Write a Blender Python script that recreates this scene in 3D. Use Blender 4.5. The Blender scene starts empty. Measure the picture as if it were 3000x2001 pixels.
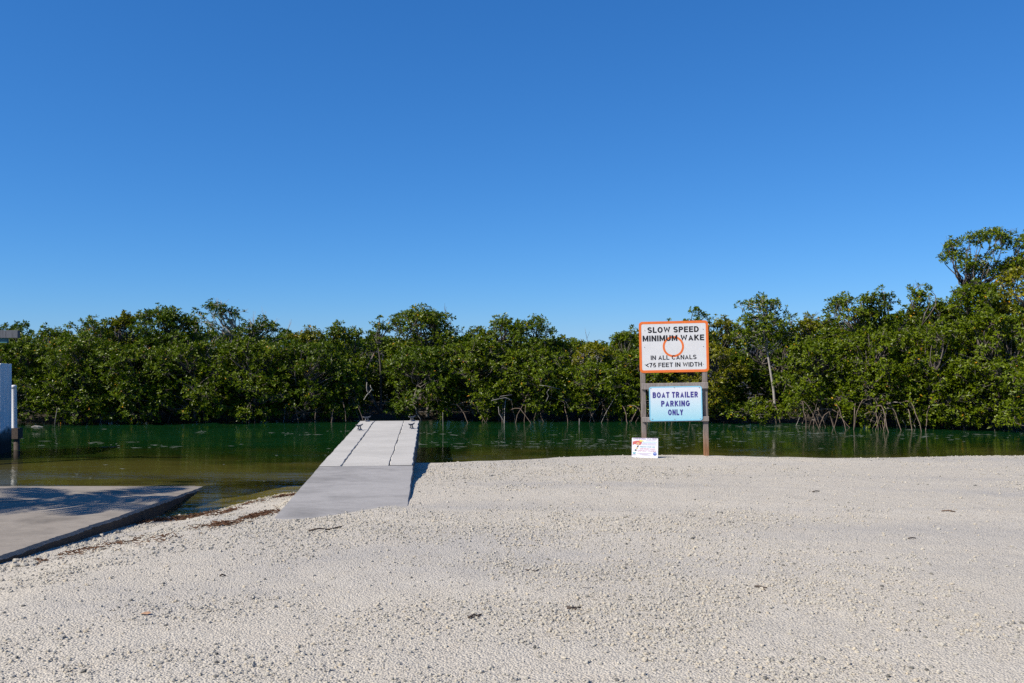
import bpy, math, random
import numpy as np
from mathutils import Vector, Matrix, noise as mnoise

# ------------------------------------------------------------------ camera, sky, sun, exposure
SC = bpy.context.scene
COL = SC.collection
R = math.radians
F = 2600.0            # focal length in photo pixels (3000 px wide)
EYE = 2.40            # eye above the water (water is z = 0)
HOR = 1010.0          # horizon row of the photo

cam_d = bpy.data.cameras.new('camera')
cam = bpy.data.objects.new('camera', cam_d)
COL.objects.link(cam)
cam_d.sensor_width = 36.0
cam_d.lens = 36.0 * F / 3000.0
cam_d.clip_start = 0.05
cam_d.clip_end = 4000
cam.location = (0, 0, EYE)
cam.rotation_euler = (R(90) + math.atan((HOR - 1000.5) / F), 0, 0)
SC.camera = cam

SUN_EL = R(40)
SUN_AZ = math.atan2(-0.885, -0.465)          # compass angle from +Y towards +X of the place the sun stands at
S = Vector((math.sin(SUN_AZ) * math.cos(SUN_EL), math.cos(SUN_AZ) * math.cos(SUN_EL), math.sin(SUN_EL)))
world = bpy.data.worlds.new('World')
SC.world = world
world.use_nodes = True
wn = world.node_tree
bg = wn.nodes['Background']
sky = wn.nodes.new('ShaderNodeTexSky')
sky.sky_type = 'NISHITA'
sky.sun_disc = False
sky.sun_elevation = SUN_EL
sky.sun_rotation = SUN_AZ
sky.altitude = 2000
sky.air_density = 1.0
sky.dust_density = 0.0
sky.ozone_density = 6.0
# camera-like colour response of the whole sky dome (per channel gain and gamma)
sep = wn.nodes.new('ShaderNodeSeparateColor')
com = wn.nodes.new('ShaderNodeCombineColor')
wn.links.new(sky.outputs[0], sep.inputs[0])
for ch, ref, out, gam in ((0, 5.68, 2.80, 1.06), (1, 7.43, 5.75, 0.775), (2, 7.72, 9.05, 0.65)):
    dv = wn.nodes.new('ShaderNodeMath'); dv.operation = 'DIVIDE'; dv.inputs[1].default_value = ref
    pw = wn.nodes.new('ShaderNodeMath'); pw.operation = 'POWER'; pw.inputs[1].default_value = gam
    ml = wn.nodes.new('ShaderNodeMath'); ml.operation = 'MULTIPLY'; ml.inputs[1].default_value = out
    wn.links.new(sep.outputs[ch], dv.inputs[0]); wn.links.new(dv.outputs[0], pw.inputs[0])
    wn.links.new(pw.outputs[0], ml.inputs[0]); wn.links.new(ml.outputs[0], com.inputs[ch])
wn.links.new(com.outputs[0], bg.inputs[0])
bg.inputs[1].default_value = 0.068

sun_d = bpy.data.lights.new('sun', 'SUN')
sun_d.energy = 5.0
sun_d.angle = R(0.53)
sun_d.color = (1.0, 0.93, 0.84)
sun = bpy.data.objects.new('sun', sun_d)
COL.objects.link(sun)
sun.rotation_euler = S.to_track_quat('Z', 'Y').to_euler()

vs = SC.view_settings
vs.view_transform = 'Standard'
vs.look = 'None'
vs.gamma = 1.0
vs.exposure = 0.55
vs.use_curve_mapping = False
SC.cycles.max_bounces = 8
SC.cycles.transparent_max_bounces = 12
SC.cycles.use_denoising = False

# ------------------------------------------------------------------ helpers
rng = np.random.default_rng(11)
random.seed(5)


def P(px, py, D):
    """photo pixel at a given distance -> place in the scene"""
    return Vector(((px - 1500) / F * D, D, EYE - (py - HOR) / F * D))


def sst(a, b, x):
    t = np.clip((np.asarray(x, float) - a) / (b - a), 0, 1)
    return t * t * (3 - 2 * t)


def link(o, parent=None):
    COL.objects.link(o)
    if parent is not None:
        o.parent = parent
    return o


def tag(o, label=None, cat=None, group=None, kind=None):
    if label: o['label'] = label
    if cat: o['category'] = cat
    if group: o['group'] = group
    if kind: o['kind'] = kind
    return o


def empty(name, loc, label, cat, group=None, rot=(0, 0, 0)):
    o = bpy.data.objects.new(name, None)
    o.location = loc
    o.rotation_euler = rot
    o.empty_display_size = 0.2
    link(o)
    return tag(o, label, cat, group)


def mesh_np(name, V, Fc, mat=None, parent=None, smooth=False, attrs=None):
    """fast mesh from arrays; Fc is (n,3) or (n,4) or a list of those"""
    if not isinstance(Fc, list):
        Fc = [Fc]
    Fc = [np.asarray(f, np.int64) for f in Fc if len(f)]
    me = bpy.data.meshes.new(name)
    V = np.asarray(V, np.float32)
    me.vertices.add(len(V))
    me.vertices.foreach_set('co', V.ravel())
    loops = np.concatenate([f.ravel() for f in Fc])
    tot = np.concatenate([np.full(len(f), f.shape[1]) for f in Fc])
    start = np.concatenate([[0], np.cumsum(tot)[:-1]])
    me.loops.add(len(loops))
    me.loops.foreach_set('vertex_index', loops.astype(np.int32))
    me.polygons.add(len(tot))
    me.polygons.foreach_set('loop_start', start.astype(np.int32))
    me.polygons.foreach_set('loop_total', tot.astype(np.int32))
    me.polygons.foreach_set('use_smooth', np.full(len(tot), smooth))
    for k, (dom, arr) in (attrs or {}).items():
        a = me.attributes.new(k, 'FLOAT', dom)
        a.data.foreach_set('value', np.asarray(arr, np.float32))
    me.update(calc_edges=True)
    me.validate()
    if mat: me.materials.append(mat)
    return link(bpy.data.objects.new(name, me), parent)


class MB:
    """collects simple solids into one mesh"""
    def __init__(self):
        self.v, self.f = [], []

    def add(self, vs_, fs_):
        n = len(self.v)
        self.v += [tuple(v) for v in vs_]
        self.f += [tuple(i + n for i in f) for f in fs_]

    def box(self, c, s, rot=None):
        x, y, z = s[0] / 2, s[1] / 2, s[2] / 2
        vs_ = [Vector((a * x, b * y, d * z)) for d in (-1, 1) for b in (-1, 1) for a in (-1, 1)]
        if rot is not None:
            vs_ = [rot @ v for v in vs_]
        vs_ = [v + Vector(c) for v in vs_]
        self.add(vs_, [(0, 2, 3, 1), (4, 5, 7, 6), (0, 1, 5, 4), (2, 6, 7, 3), (0, 4, 6, 2), (1, 3, 7, 5)])

    def bbox_bev(self, c, s, b=0.004):
        """box with chamfered edges along its longest axis left simple: a rounded-section prism"""
        ax = max(range(3), key=lambda i: s[i])
        o = [i for i in range(3) if i != ax]
        h0, h1 = s[o[0]] / 2, s[o[1]] / 2
        prof = [(-h0 + b, -h1), (h0 - b, -h1), (h0, -h1 + b), (h0, h1 - b), (h0 - b, h1), (-h0 + b, h1), (-h0, h1 - b), (-h0, -h1 + b)]
        vs_ = []
        for e in (-s[ax] / 2, s[ax] / 2):
            for p in prof:
                v = [0, 0, 0]
                v[ax] = e; v[o[0]] = p[0]; v[o[1]] = p[1]
                vs_.append(Vector(v) + Vector(c))
        n = len(prof)
        fs = [(i, (i + 1) % n, n + (i + 1) % n, n + i) for i in range(n)]
        fs += [tuple(range(n - 1, -1, -1)), tuple(range(n, 2 * n))]
        self.add(vs_, fs)

    def tube(self, pts, rad, sides=6, cap=True):
        pts = [Vector(p) for p in pts]
        n = len(pts)
        if not hasattr(rad, '__len__'):
            rad = [rad] * n
        vs_, fs = [], []
        up = Vector((0.3, 0.2, 0.93))
        for i, p in enumerate(pts):
            t = (pts[min(i + 1, n - 1)] - pts[max(i - 1, 0)]).normalized()
            a = t.cross(up)
            if a.length < 1e-3: a = t.cross(Vector((1, 0, 0)))
            a.normalize()
            b = t.cross(a)
            for k in range(sides):
                q = 2 * math.pi * k / sides
                vs_.append(p + (a * math.cos(q) + b * math.sin(q)) * rad[i])
        for i in range(n - 1):
            for k in range(sides):
                k2 = (k + 1) % sides
                fs.append((i * sides + k, i * sides + k2, (i + 1) * sides + k2, (i + 1) * sides + k))
        if cap:
            fs.append(tuple(range(sides - 1, -1, -1)))
            fs.append(tuple((n - 1) * sides + k for k in range(sides)))
        self.add(vs_, fs)

    def prism(self, poly, y0, y1):
        """poly in the x-z plane, pushed from y0 (front) to y1"""
        n = len(poly)
        vs_ = [(x, y0, z) for x, z in poly] + [(x, y1, z) for x, z in poly]
        fs = [tuple(range(n)), tuple(range(2 * n - 1, n - 1, -1))]
        fs += [(i, n + i, n + (i + 1) % n, (i + 1) % n) for i in range(n)]
        self.add(vs_, fs)

    def build(self, name, mat, parent=None, smooth=False):
        me = bpy.data.meshes.new(name)
        me.from_pydata(self.v, [], self.f)
        me.update()
        if smooth:
            for p in me.polygons: p.use_smooth = True
        me.materials.append(mat)
        import bmesh
        bm = bmesh.new(); bm.from_mesh(me)
        bmesh.ops.recalc_face_normals(bm, faces=bm.faces)
        bm.to_mesh(me); bm.free()
        return link(bpy.data.objects.new(name, me), parent)


class NT:
    def __init__(self, name, rough=0.8, spec=0.3):
        self.m = bpy.data.materials.new(name)
        self.m.use_nodes = True
        self.n = self.m.node_tree.nodes
        self.l = self.m.node_tree.links
        self.b = self.n['Principled BSDF']
        self.out = self.n['Material Output']
        self.b.inputs['Roughness'].default_value = rough
        self.b.inputs['Specular IOR Level'].default_value = spec

    def node(self, t, **kw):
        x = self.n.new(t)
        for k, v in kw.items():
            if k in x.inputs: x.inputs[k].default_value = v
            else: setattr(x, k, v)
        return x

    def coords(self, scale=(1, 1, 1), kind='Object'):
        tc = self.node('ShaderNodeTexCoord')
        mp = self.node('ShaderNodeMapping')
        mp.inputs['Scale'].default_value = scale
        self.l.new(tc.outputs[kind], mp.inputs['Vector'])
        return mp.outputs[0]

    def noise(self, vec, scale, detail=4, rough=0.6, dist=0.0):
        x = self.node('ShaderNodeTexNoise', Scale=scale, Detail=detail, Roughness=rough, Distortion=dist)
        if vec is not None: self.l.new(vec, x.inputs['Vector'])
        return x.outputs['Fac']

    def ramp(self, fac, stops, interp='LINEAR'):
        x = self.node('ShaderNodeValToRGB')
        x.color_ramp.interpolation = interp
        e = x.color_ramp.elements
        while len(e) < len(stops): e.new(0.5)
        for el, (p, c) in zip(e, stops):
            el.position = p
            el.color = (c[0], c[1], c[2], 1) if hasattr(c, '__len__') else (c, c, c, 1)
        self.l.new(fac, x.inputs[0])
        return x.outputs[0]

    def mix(self, fac, a, b, mode='MIX'):
        x = self.node('ShaderNodeMix', data_type='RGBA', blend_type=mode)
        for i, v in ((0, fac), (6, a), (7, b)):
            if isinstance(v, bpy.types.NodeSocket): self.l.new(v, x.inputs[i])
            elif hasattr(v, '__len__'): x.inputs[i].default_value = (*v[:3], 1)
            else: x.inputs[i].default_value = v
        return x.outputs[2]

    def math(self, op, a, b=None):
        x = self.node('ShaderNodeMath', operation=op)
        for i, v in ((0, a), (1, b)):
            if v is None: continue
            if isinstance(v, bpy.types.NodeSocket): self.l.new(v, x.inputs[i])
            else: x.inputs[i].default_value = v
        return x.outputs[0]

    def color(self, c):
        if isinstance(c, bpy.types.NodeSocket): self.l.new(c, self.b.inputs['Base Color'])
        else: self.b.inputs['Base Color'].default_value = (*c, 1)
        return self

    def bump(self, h, strength=0.5, dist=0.01, prev=None):
        x = self.node('ShaderNodeBump', Strength=strength, Distance=dist)
        self.l.new(h, x.inputs['Height'])
        if prev is not None: self.l.new(prev, x.inputs['Normal'])
        self.l.new(x.outputs[0], self.b.inputs['Normal'])
        return x.outputs[0]


def plain(name, c, rough=0.6, spec=0.3, var=0.12, scale=18):
    t = NT(name, rough, spec)
    n = t.noise(t.coords(), scale, 5)
    lo = [x * (1 - var) for x in c]
    hi = [min(1, x * (1 + var)) for x in c]
    t.color(t.ramp(n, [(0.3, lo), (0.7, hi)]))
    return t.m


# ------------------------------------------------------------------ shape of the land
def nz(x, y, s, seed=0.0):
    return mnoise.noise(Vector((x * s + seed * 17.3, y * s - seed * 9.1, seed * 3.7)))


B_D = [-30, 0, 5, 8, 9, 10, 12, 14, 15, 15.6]
B_Z = [0.80, 0.77, 0.735, 0.672, 0.634, 0.603, 0.535, 0.455, 0.415, 0.405]
SL_A, SL_B = (-4.54, 7.87), (-5.22, 15.3)      # right edge of the boat ramp


def ramp_edge(D):
    return np.interp(D, [-30, 7.87, 15.3, 22], [-4.2, -4.54, -5.22, -5.83])


def ramp_z(D):
    return np.interp(D, [-30, 2.0, 7.87, 11.3, 15.25, 22], [0.80, 0.72, 0.523, 0.265, -0.012, -0.75])


def crest_D(x):
    # line behind which the gravel bank falls to the canal
    return np.interp(x, [-60, -2.3, -1.2, 0, 1, 3, 5.5, 9.3, 60], [14.6, 14.7, 14.85, 15.25, 15.65, 15.9, 15.5, 15.9, 16.2])


def ground_z(x, D):
    x = np.asarray(x, float); D = np.asarray(D, float)
    b = np.interp(D, B_D, B_Z)
    # right part: flat bank, then a fall
    cr = crest_D(x)
    over = np.clip(D - cr, 0, None)
    b = b + 0.02 * np.exp(-((D - cr + 0.5) / 0.6) ** 2)
    b = b + 0.032 * sst(-2.3, -1.2, x) * sst(7, 9, D) * (1 - sst(11, 14, D))
    right = b - 0.62 * over * sst(0, 0.7, over) - 0.0 * over
    right = np.maximum(right, -1.9)
    # left part between ramp and dock: a beach
    shore = 13.35 + (x + 4.9) * 0.8
    u = D - shore
    gl = np.where(u < 0, -0.1 * u + 0.004 * u * u * 0, -0.045 * u - 0.30 * np.clip(u - 3.2, 0, None))
    gl = np.maximum(gl, -1.9)
    k = 0.05
    a_ = np.minimum(right, gl)
    left = a_
    w = 1 - sst(-2.75, -2.35, x + 0.095 * (D - 9.0) * 1.0 - 0.0)
    g = right * (1 - w) + left * w
    # beside the ramp the ground lies a step below the slab
    e = ramp_edge(D)
    ws = 1 - sst(e + 0.1, e + 1.5, x)
    step = np.interp(D, [5, 7.9, 10, 12, 16], [0.01, 0.065, 0.12, 0.18, 0.26])
    g = g * (1 - ws) + np.minimum(g, ramp_z(D) - step) * ws
    # under the ramp slab
    g = np.where(x < e - 0.25, np.minimum(g, ramp_z(D) - 0.22), g)
    return g


def bumps(x, D):
    # small undulation of the gravel, metres
    return 0.016 * nz(x, D, 0.55, 1) + 0.012 * nz(x * 0.6, D, 1.3, 2) + 0.007 * nz(x, D, 4.0, 3)


def gz(x, D):
    return float(ground_z(x, D)) + bumps(x, D)


def on_ground(px, py):
    d = P(px, py, 1.0) - Vector((0, 0, EYE))
    t = 3.5
    while t < 30:
        p = Vector((0, 0, EYE)) + d * t
        if p.z <= gz(p.x, p.y):
            return Vector((p.x, p.y, gz(p.x, p.y)))
        t += 0.02
    return Vector((0, 0, EYE)) + d * 15


# ------------------------------------------------------------------ materials
def mat_gravel():
    t = NT('gravel', 0.95, 0.1)
    v = t.coords()
    big = t.noise(t.coords((0.45, 1, 1)), 0.75, 4, 0.6)
    mid = t.noise(v, 4.5, 5, 0.65)
    fine = t.noise(v, 70, 4, 0.7)
    band = t.noise(t.coords((0.16, 0.75, 1)), 0.9, 5, 0.55, 0.8)
    c1 = t.ramp(big, [(0.35, (0.3989, 0.362, 0.3004)), (0.62, (0.497, 0.4497, 0.3704))])
    c2 = t.mix(t.ramp(mid, [(0.35, 0.0), (0.65, 1.0)]), c1, (0.4624, 0.4076, 0.3235))
    vo = t.node('ShaderNodeTexVoronoi', Scale=75.0, Randomness=1.0)
    t.l.new(v, vo.inputs['Vector'])
    cell = t.ramp(vo.outputs['Color'], [(0.0, (0.3468, 0.3244, 0.2712)), (0.5, (0.4856, 0.4497, 0.3756)), (1.0, (0.6011, 0.5523, 0.459))])
    c3 = t.mix(0.45, c2, cell)
    c4 = t.mix(t.ramp(fine, [(0.32, 0.45), (0.5, 0.0)]), c3, (0.289, 0.2675, 0.2244))
    c4 = t.mix(t.ramp(band, [(0.50, 0.0), (0.66, 0.55)]), c4, (0.3311, 0.3155, 0.2905))
    spot = t.noise(t.coords((0.7, 1, 1)), 2.1, 6, 0.7)
    c4 = t.mix(t.ramp(spot, [(0.56, 0.0), (0.72, 0.4)]), c4, (0.4869, 0.4222, 0.3287))
    vg = t.node('ShaderNodeTexVoronoi', Scale=95.0)
    t.l.new(v, vg.inputs['Vector'])
    sg = t.node('ShaderNodeSeparateColor')
    t.l.new(vg.outputs['Color'], sg.inputs[0])
    grit = t.math('MULTIPLY', t.math('GREATER_THAN', sg.outputs[0], 0.90), t.ramp(mid, [(0.40, 0.25), (0.62, 0.85)]))
    c4 = t.mix(grit, c4, (0.1655, 0.1602, 0.1477))
    # algae-brown bed below the waterline
    geo = t.node('ShaderNodeNewGeometry')
    sx = t.node('ShaderNodeSeparateXYZ')
    t.l.new(geo.outputs['Position'], sx.inputs[0])
    wet = t.math('ADD', sx.outputs[2], t.math('MULTIPLY', mid, 0.06))
    damp = t.ramp(t.math('ADD', sx.outputs[2], t.math('MULTIPLY', t.math('SUBTRACT', spot, 0.5), 0.16)), [(0.05, 0.85), (0.17, 0.0)])
    c4 = t.mix(damp, c4, (0.21, 0.185, 0.155))
    wf = t.ramp(wet, [(0.0, 1.0), (0.055, 1.0), (0.10, 0.0)])
    t.color(t.mix(wf, c4, t.mix(mid, (0.20, 0.165, 0.062), (0.27, 0.22, 0.092))))
    h = t.math('ADD', t.math('MULTIPLY', vo.outputs['Distance'], -1.0), t.math('MULTIPLY', fine, 0.8))
    n1 = t.bump(h, 0.7, 0.012)
    vo2 = t.node('ShaderNodeTexVoronoi', Scale=26.0)
    t.l.new(v, vo2.inputs['Vector'])
    t.bump(t.math('MULTIPLY', vo2.outputs['Distance'], -1.0), 0.15, 0.02, n1)
    return t.m


def mat_stone():
    t = NT('stone', 0.9, 0.15)
    a = t.node('ShaderNodeAttribute', attribute_name='tint')
    c = t.ramp(a.outputs['Fac'], [(0.0, (0.06973, 0.069, 0.06356)), (0.07, (0.1695, 0.1627, 0.1407)), (0.22, (0.3087, 0.2908, 0.2451)),
                                  (0.6, (0.4084, 0.3795, 0.3178)), (0.82, (0.4284, 0.3647, 0.2634)), (1.0, (0.528, 0.4978, 0.4222))])
    n = t.noise(t.coords(), 90, 4)
    t.color(t.mix(t.ramp(n, [(0.3, 0.35), (0.6, 0.0)]), c, (0.2191, 0.2021, 0.168)))
    t.bump(n, 0.5, 0.004)
    return t.m


def mat_concrete(name, c, stain=0.5, streak=(1, 1, 1)):
    t = NT(name, 0.88, 0.2)
    v = t.coords(streak)
    big = t.noise(v, 1.1, 6, 0.62, 0.4)
    mid = t.noise(v, 7, 6, 0.7)
    fine = t.noise(t.coords(), 120, 3, 0.7)
    d = [x * (1 - 0.5 * stain) for x in c]
    l = [min(1, x * 1.13) for x in c]
    c1 = t.ramp(big, [(0.28, d), (0.5, c), (0.72, l)])
    c2 = t.mix(t.ramp(mid, [(0.3, 0.5 * stain), (0.55, 0.0)]), c1, [x * 0.62 for x in c])
    c3 = t.mix(t.ramp(fine, [(0.36, 0.6), (0.52, 0.0)]), c2, [x * 0.6 for x in c])
    t.color(c3)
    n = t.bump(fine, 0.25, 0.004)
    t.bump(mid, 0.3, 0.01, n)
    return t.m


def mat_wood(name, c_lo, c_hi, low=None):
    t = NT(name, 0.85, 0.15)
    v = t.coords((26, 26, 1.6))
    g = t.noise(v, 2.2, 6, 0.7, 0.6)
    c = t.ramp(g, [(0.3, c_lo), (0.7, c_hi)])
    if low is not None:
        tc = t.node('ShaderNodeTexCoord')
        sx = t.node('ShaderNodeSeparateXYZ')
        t.l.new(tc.outputs['Object'], sx.inputs[0])
        f = t.ramp(t.math('ADD', sx.outputs[2], t.math('MULTIPLY', g, 0.25)), [(0.25, 1.0), (0.62, 0.0)])
        c = t.mix(f, c, t.ramp(g, [(0.3, low[0]), (0.7, low[1])]))
    n2 = t.noise(t.coords((60, 60, 1.5)), 2.0, 3)
    c = t.mix(t.ramp(n2, [(0.30, 0.75), (0.42, 0.0)]), c, [x * 0.25 for x in c_lo])
    t.color(c)
    t.bump(g, 0.6, 0.006)
    return t.m


def mat_leaf(name, a, b, c, yellow=0.985):
    t = NT(name, 0.40, 0.22)
    at = t.node('ShaderNodeAttribute', attribute_name='tint')
    col = t.ramp(at.outputs['Fac'], [(0.0, a), (0.45, b), (yellow - 0.02, c), (yellow, (0.42, 0.27, 0.02)), (1.0, (0.5, 0.22, 0.015))])
    t.color(col)
    tr = t.node('ShaderNodeBsdfTranslucent')
    t.l.new(t.mix(1.0, col, (1.0, 1.25, 0.4), 'MULTIPLY'), tr.inputs[0])
    mx = t.node('ShaderNodeMixShader')
    mx.inputs[0].default_value = 0.22
    t.l.new(t.b.outputs[0], mx.inputs[1])
    t.l.new(tr.outputs[0], mx.inputs[2])
    t.l.new(mx.outputs[0], t.out.inputs[0])
    return t.m


def mat_water():
    t = NT('canal_water', 0.03, 0.5)
    t.b.inputs['IOR'].default_value = 1.333
    dep = t.node('ShaderNodeAttribute', attribute_name='depth')
    v = t.coords()
    wob = t.math('ADD', dep.outputs['Fac'], t.math('MULTIPLY', t.math('SUBTRACT', t.noise(t.coords((0.35, 0.8, 1)), 0.9, 4), 0.5), 0.75))
    col = t.ramp(wob, [(0.0, (0.075, 0.062, 0.016)), (0.34, (0.060, 0.054, 0.011)), (0.55, (0.012, 0.020, 0.003)), (0.78, (0.003, 0.021, 0.004)), (1.0, (0.004, 0.029, 0.008))])
    t.color(col)
    # ripples: long low swell across the view, small chop, calm patches between
    r1 = t.noise(t.coords((0.8, 2.6, 1)), 1.3, 3, 0.5)
    r2 = t.noise(t.coords((3.0, 9.0, 1)), 1.6, 3, 0.6)
    patch = t.ramp(t.noise(t.coords((0.10, 0.55, 1)), 1.5, 4, 0.6), [(0.46, 0.0), (0.62, 1.0)])
    n1 = t.node('ShaderNodeBump', Strength=0.06, Distance=0.10)
    t.l.new(r1, n1.inputs['Height'])
    n2 = t.node('ShaderNodeBump', Distance=0.03)
    t.l.new(t.math('ADD', t.math('MULTIPLY', patch, 0.18), 0.05), n2.inputs['Strength'])
    t.l.new(r2, n2.inputs['Height'])
    t.l.new(n1.outputs[0], n2.inputs['Normal'])
    t.l.new(n2.outputs[0], t.b.inputs['Normal'])
    # clear shallow water: bed shows through
    tr = t.node('ShaderNodeBsdfTransparent')
    tr.inputs[0].default_value = (0.82, 0.80, 0.52, 1)
    gl = t.node('ShaderNodeBsdfGlossy', Roughness=0.03)
    t.l.new(n2.outputs[0], gl.inputs['Normal'])
    lw = t.node('ShaderNodeLayerWeight')          # Schlick reflectance, the same from above and below
    t.l.new(n2.outputs[0], lw.inputs['Normal'])
    fr_ = t.math('ADD', t.math('MULTIPLY', t.math('POWER', lw.outputs['Facing'], 5.0), 0.98), 0.02)
    cl = t.node('ShaderNodeMixShader')
    t.l.new(fr_, cl.inputs[0])
    t.l.new(tr.outputs[0], cl.inputs[1])
    t.l.new(gl.outputs[0], cl.inputs[2])
    mx = t.node('ShaderNodeMixShader')
    t.l.new(t.ramp(wob, [(0.0, 0.0), (0.10, 0.35), (0.24, 1.0)]), mx.inputs[0])
    t.l.new(cl.outputs[0], mx.inputs[1])
    t.l.new(t.b.outputs[0], mx.inputs[2])
    t.l.new(mx.outputs[0], t.out.inputs[0])
    return t.m


M = {}
M['gravel'] = mat_gravel()
M['stone'] = mat_stone()
M['water'] = mat_water()
M['mud'] = plain('dark_mud', (0.035, 0.028, 0.018), 0.7, 0.3, 0.4, 5)
M['deck'] = mat_concrete('pale_deck_concrete', (0.4339, 0.4145, 0.3709), 0.30, (1.0, 1.6, 1))
M['deck_near'] = mat_concrete('blue_grey_deck_concrete', (0.3036, 0.2911, 0.2733), 0.9, (0.8, 1.5, 1))
M['ramp'] = mat_concrete('ramp_concrete', (0.2687, 0.2348, 0.1905), 1.0)
M['dark_side'] = mat_concrete('dirty_shaded_concrete_edge', (0.06, 0.05236, 0.0438), 0.6)  # ramp edge: algae dirt, with the shade of the side painted in
M['deck_side'] = mat_concrete('shade_painted_concrete_edge', (0.128, 0.1193, 0.1095), 0.6)  # dock sides: their shade is painted in as darker concrete
M['post'] = mat_wood('weathered_post', (0.10, 0.080, 0.068), (0.27, 0.235, 0.21), ((0.14, 0.065, 0.03), (0.33, 0.18, 0.095)))
M['old_beam'] = mat_wood('shaded_old_beam', (0.06, 0.065, 0.075), (0.15, 0.16, 0.18))  # weathered wood, darkened and blued to paint the beam's shadow in
M['rail'] = mat_wood('weathered_rail', (0.15, 0.125, 0.11), (0.33, 0.30, 0.275))
M['white'] = plain('sign_white', (0.5902, 0.5902, 0.5779), 0.5, 0.4, 0.04, 6)
M['orange'] = plain('sign_orange', (0.663, 0.1487, 0.02905), 0.55, 0.3, 0.06, 12)
M['black'] = plain('sign_black', (0.0153, 0.01445, 0.0166), 0.6, 0.2, 0.2)
M['indigo'] = plain('sign_indigo', (0.04675, 0.03825, 0.2158), 0.55, 0.3, 0.08)
M['cyan'] = plain('sign_cyan', (0.2125, 0.51, 0.664), 0.5, 0.4, 0.05)
M['metal'] = plain('galvanised', (0.272, 0.272, 0.2739), 0.45, 0.5, 0.3)
M['cleat'] = plain('cleat_metal', (0.102, 0.102, 0.1037), 0.5, 0.5, 0.5, 40)
M['pvc'] = plain('white_pvc', (0.629, 0.629, 0.6142), 0.45, 0.4, 0.05, 3)
M['bark'] = plain('mangrove_bark', (0.1105, 0.0952, 0.0816), 0.9, 0.1, 0.45, 9)
M['pale_bark'] = plain('pale_bark', (0.27, 0.25, 0.22), 0.9, 0.1, 0.3, 12)
M['root'] = plain('prop_root_bark', (0.1275, 0.09775, 0.0748), 0.85, 0.15, 0.45, 9)
M['leaf'] = mat_leaf('mangrove_leaf', (0.05077, 0.08057, 0.0013), (0.09024, 0.1289, 0.00195), (0.1522, 0.1827, 0.003901))
M['leaf_dark'] = mat_leaf('dark_mangrove_leaf', (0.03835, 0.0666, 0.001517), (0.06768, 0.1053, 0.00195), (0.1184, 0.1558, 0.003467), 0.992)
M['leaf_yellow'] = mat_leaf('yellowish_leaf', (0.08459, 0.09132, 0.002384), (0.141, 0.1482, 0.003901), (0.2144, 0.1987, 0.006931), 0.97)
M['twig'] = plain('dead_twig', (0.075, 0.06, 0.05), 0.9, 0.1, 0.4, 30)
M['weed'] = plain('dried_seaweed', (0.085, 0.045, 0.026), 0.9, 0.1, 0.6, 20)
M['dead_leaf'] = plain('dead_leaf', (0.42, 0.25, 0.15), 0.8, 0.2, 0.25, 30)
M['pale_flecks'] = plain('pale_water_flecks', (0.17, 0.19, 0.16), 0.8, 0.2, 0.3, 10)

# ------------------------------------------------------------------ gravel ground (one sheet, fine where seen)
def axis(segs):
    out = []
    for a, b, st in segs:
        out += list(np.arange(a, b - 1e-6, st))
    out.append(segs[-1][1])
    return np.array(out)


ax = axis([(-200, -40, 20), (-40, -13, 1.5), (-13, 13, 0.06), (13, 40, 1.5), (40, 200, 20)])
ay = axis([(-120, -20, 10), (-20, 2, 1.0), (2, 16.8, 0.05), (16.8, 20, 0.2)])
gx, gy = np.meshgrid(ax, ay)
zz = ground_z(gx, gy)
near = (np.abs(gx) < 13.2) & (gy > 1.5) & (gy < 17)
bz = np.zeros_like(zz)
idx = np.argwhere(near)
for i, j in idx:
    bz[i, j] = bumps(gx[i, j], gy[i, j])
zz = zz + bz
nx_, ny_ = len(ax), len(ay)
q = np.arange(nx_ * ny_).reshape(ny_, nx_)
quads = np.stack([q[:-1, :-1], q[:-1, 1:], q[1:, 1:], q[1:, :-1]], -1).reshape(-1, 4)
ground = mesh_np('gravel_ground', np.stack([gx, gy, zz], -1).reshape(-1, 3), quads, M['gravel'], None, True)
tag(ground, 'pale crushed limestone gravel lot sloping to the canal', 'ground', None, 'structure')

# canal bed and far bank
def bank_D(x):
    return np.interp(x, [-60, -13.2, -9.3, -5.3, 0, 4.2, 7.1, 10.7, 13.8, 18, 60], [26.0, 26.4, 26.8, 27.3, 27.6, 27.4, 26.6, 25.3, 24.6, 22.5, 20])


bx_ = np.array([-300, -150, -60, -30, -20] + list(np.arange(-16, 20, 1.0)) + [30, 60, 150, 300])
prof = [(-7.0, -1.95), (-4.0, -1.9), (-2.2, -1.2), (-0.6, -0.25), (0.0, -0.03), (0.6, 0.10), (2.0, 0.18), (6, 0.22), (30, 0.25), (600, 0.3)]
V, rows = [], []
for o, z in [(None, -1.98)] + prof:
    for x in bx_:
        y = 19.5 if o is None else bank_D(x) + o + 1.3
        zz_ = z + (0.05 * nz(x, y, 0.7, 5) if o is not None and 0 <= o < 10 else 0)
        V.append((x, y, zz_))
n = len(bx_)
q = np.arange(len(V)).reshape(-1, n)
fb = np.stack([q[:-1, :-1], q[:-1, 1:], q[1:, 1:], q[1:, :-1]], -1).reshape(-1, 4)
fbo = mesh_np('far_bank', V, fb, M['mud'], None, True)
tag(fbo, 'dark muddy far bank under the mangroves', 'bank', None, 'structure')

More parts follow.
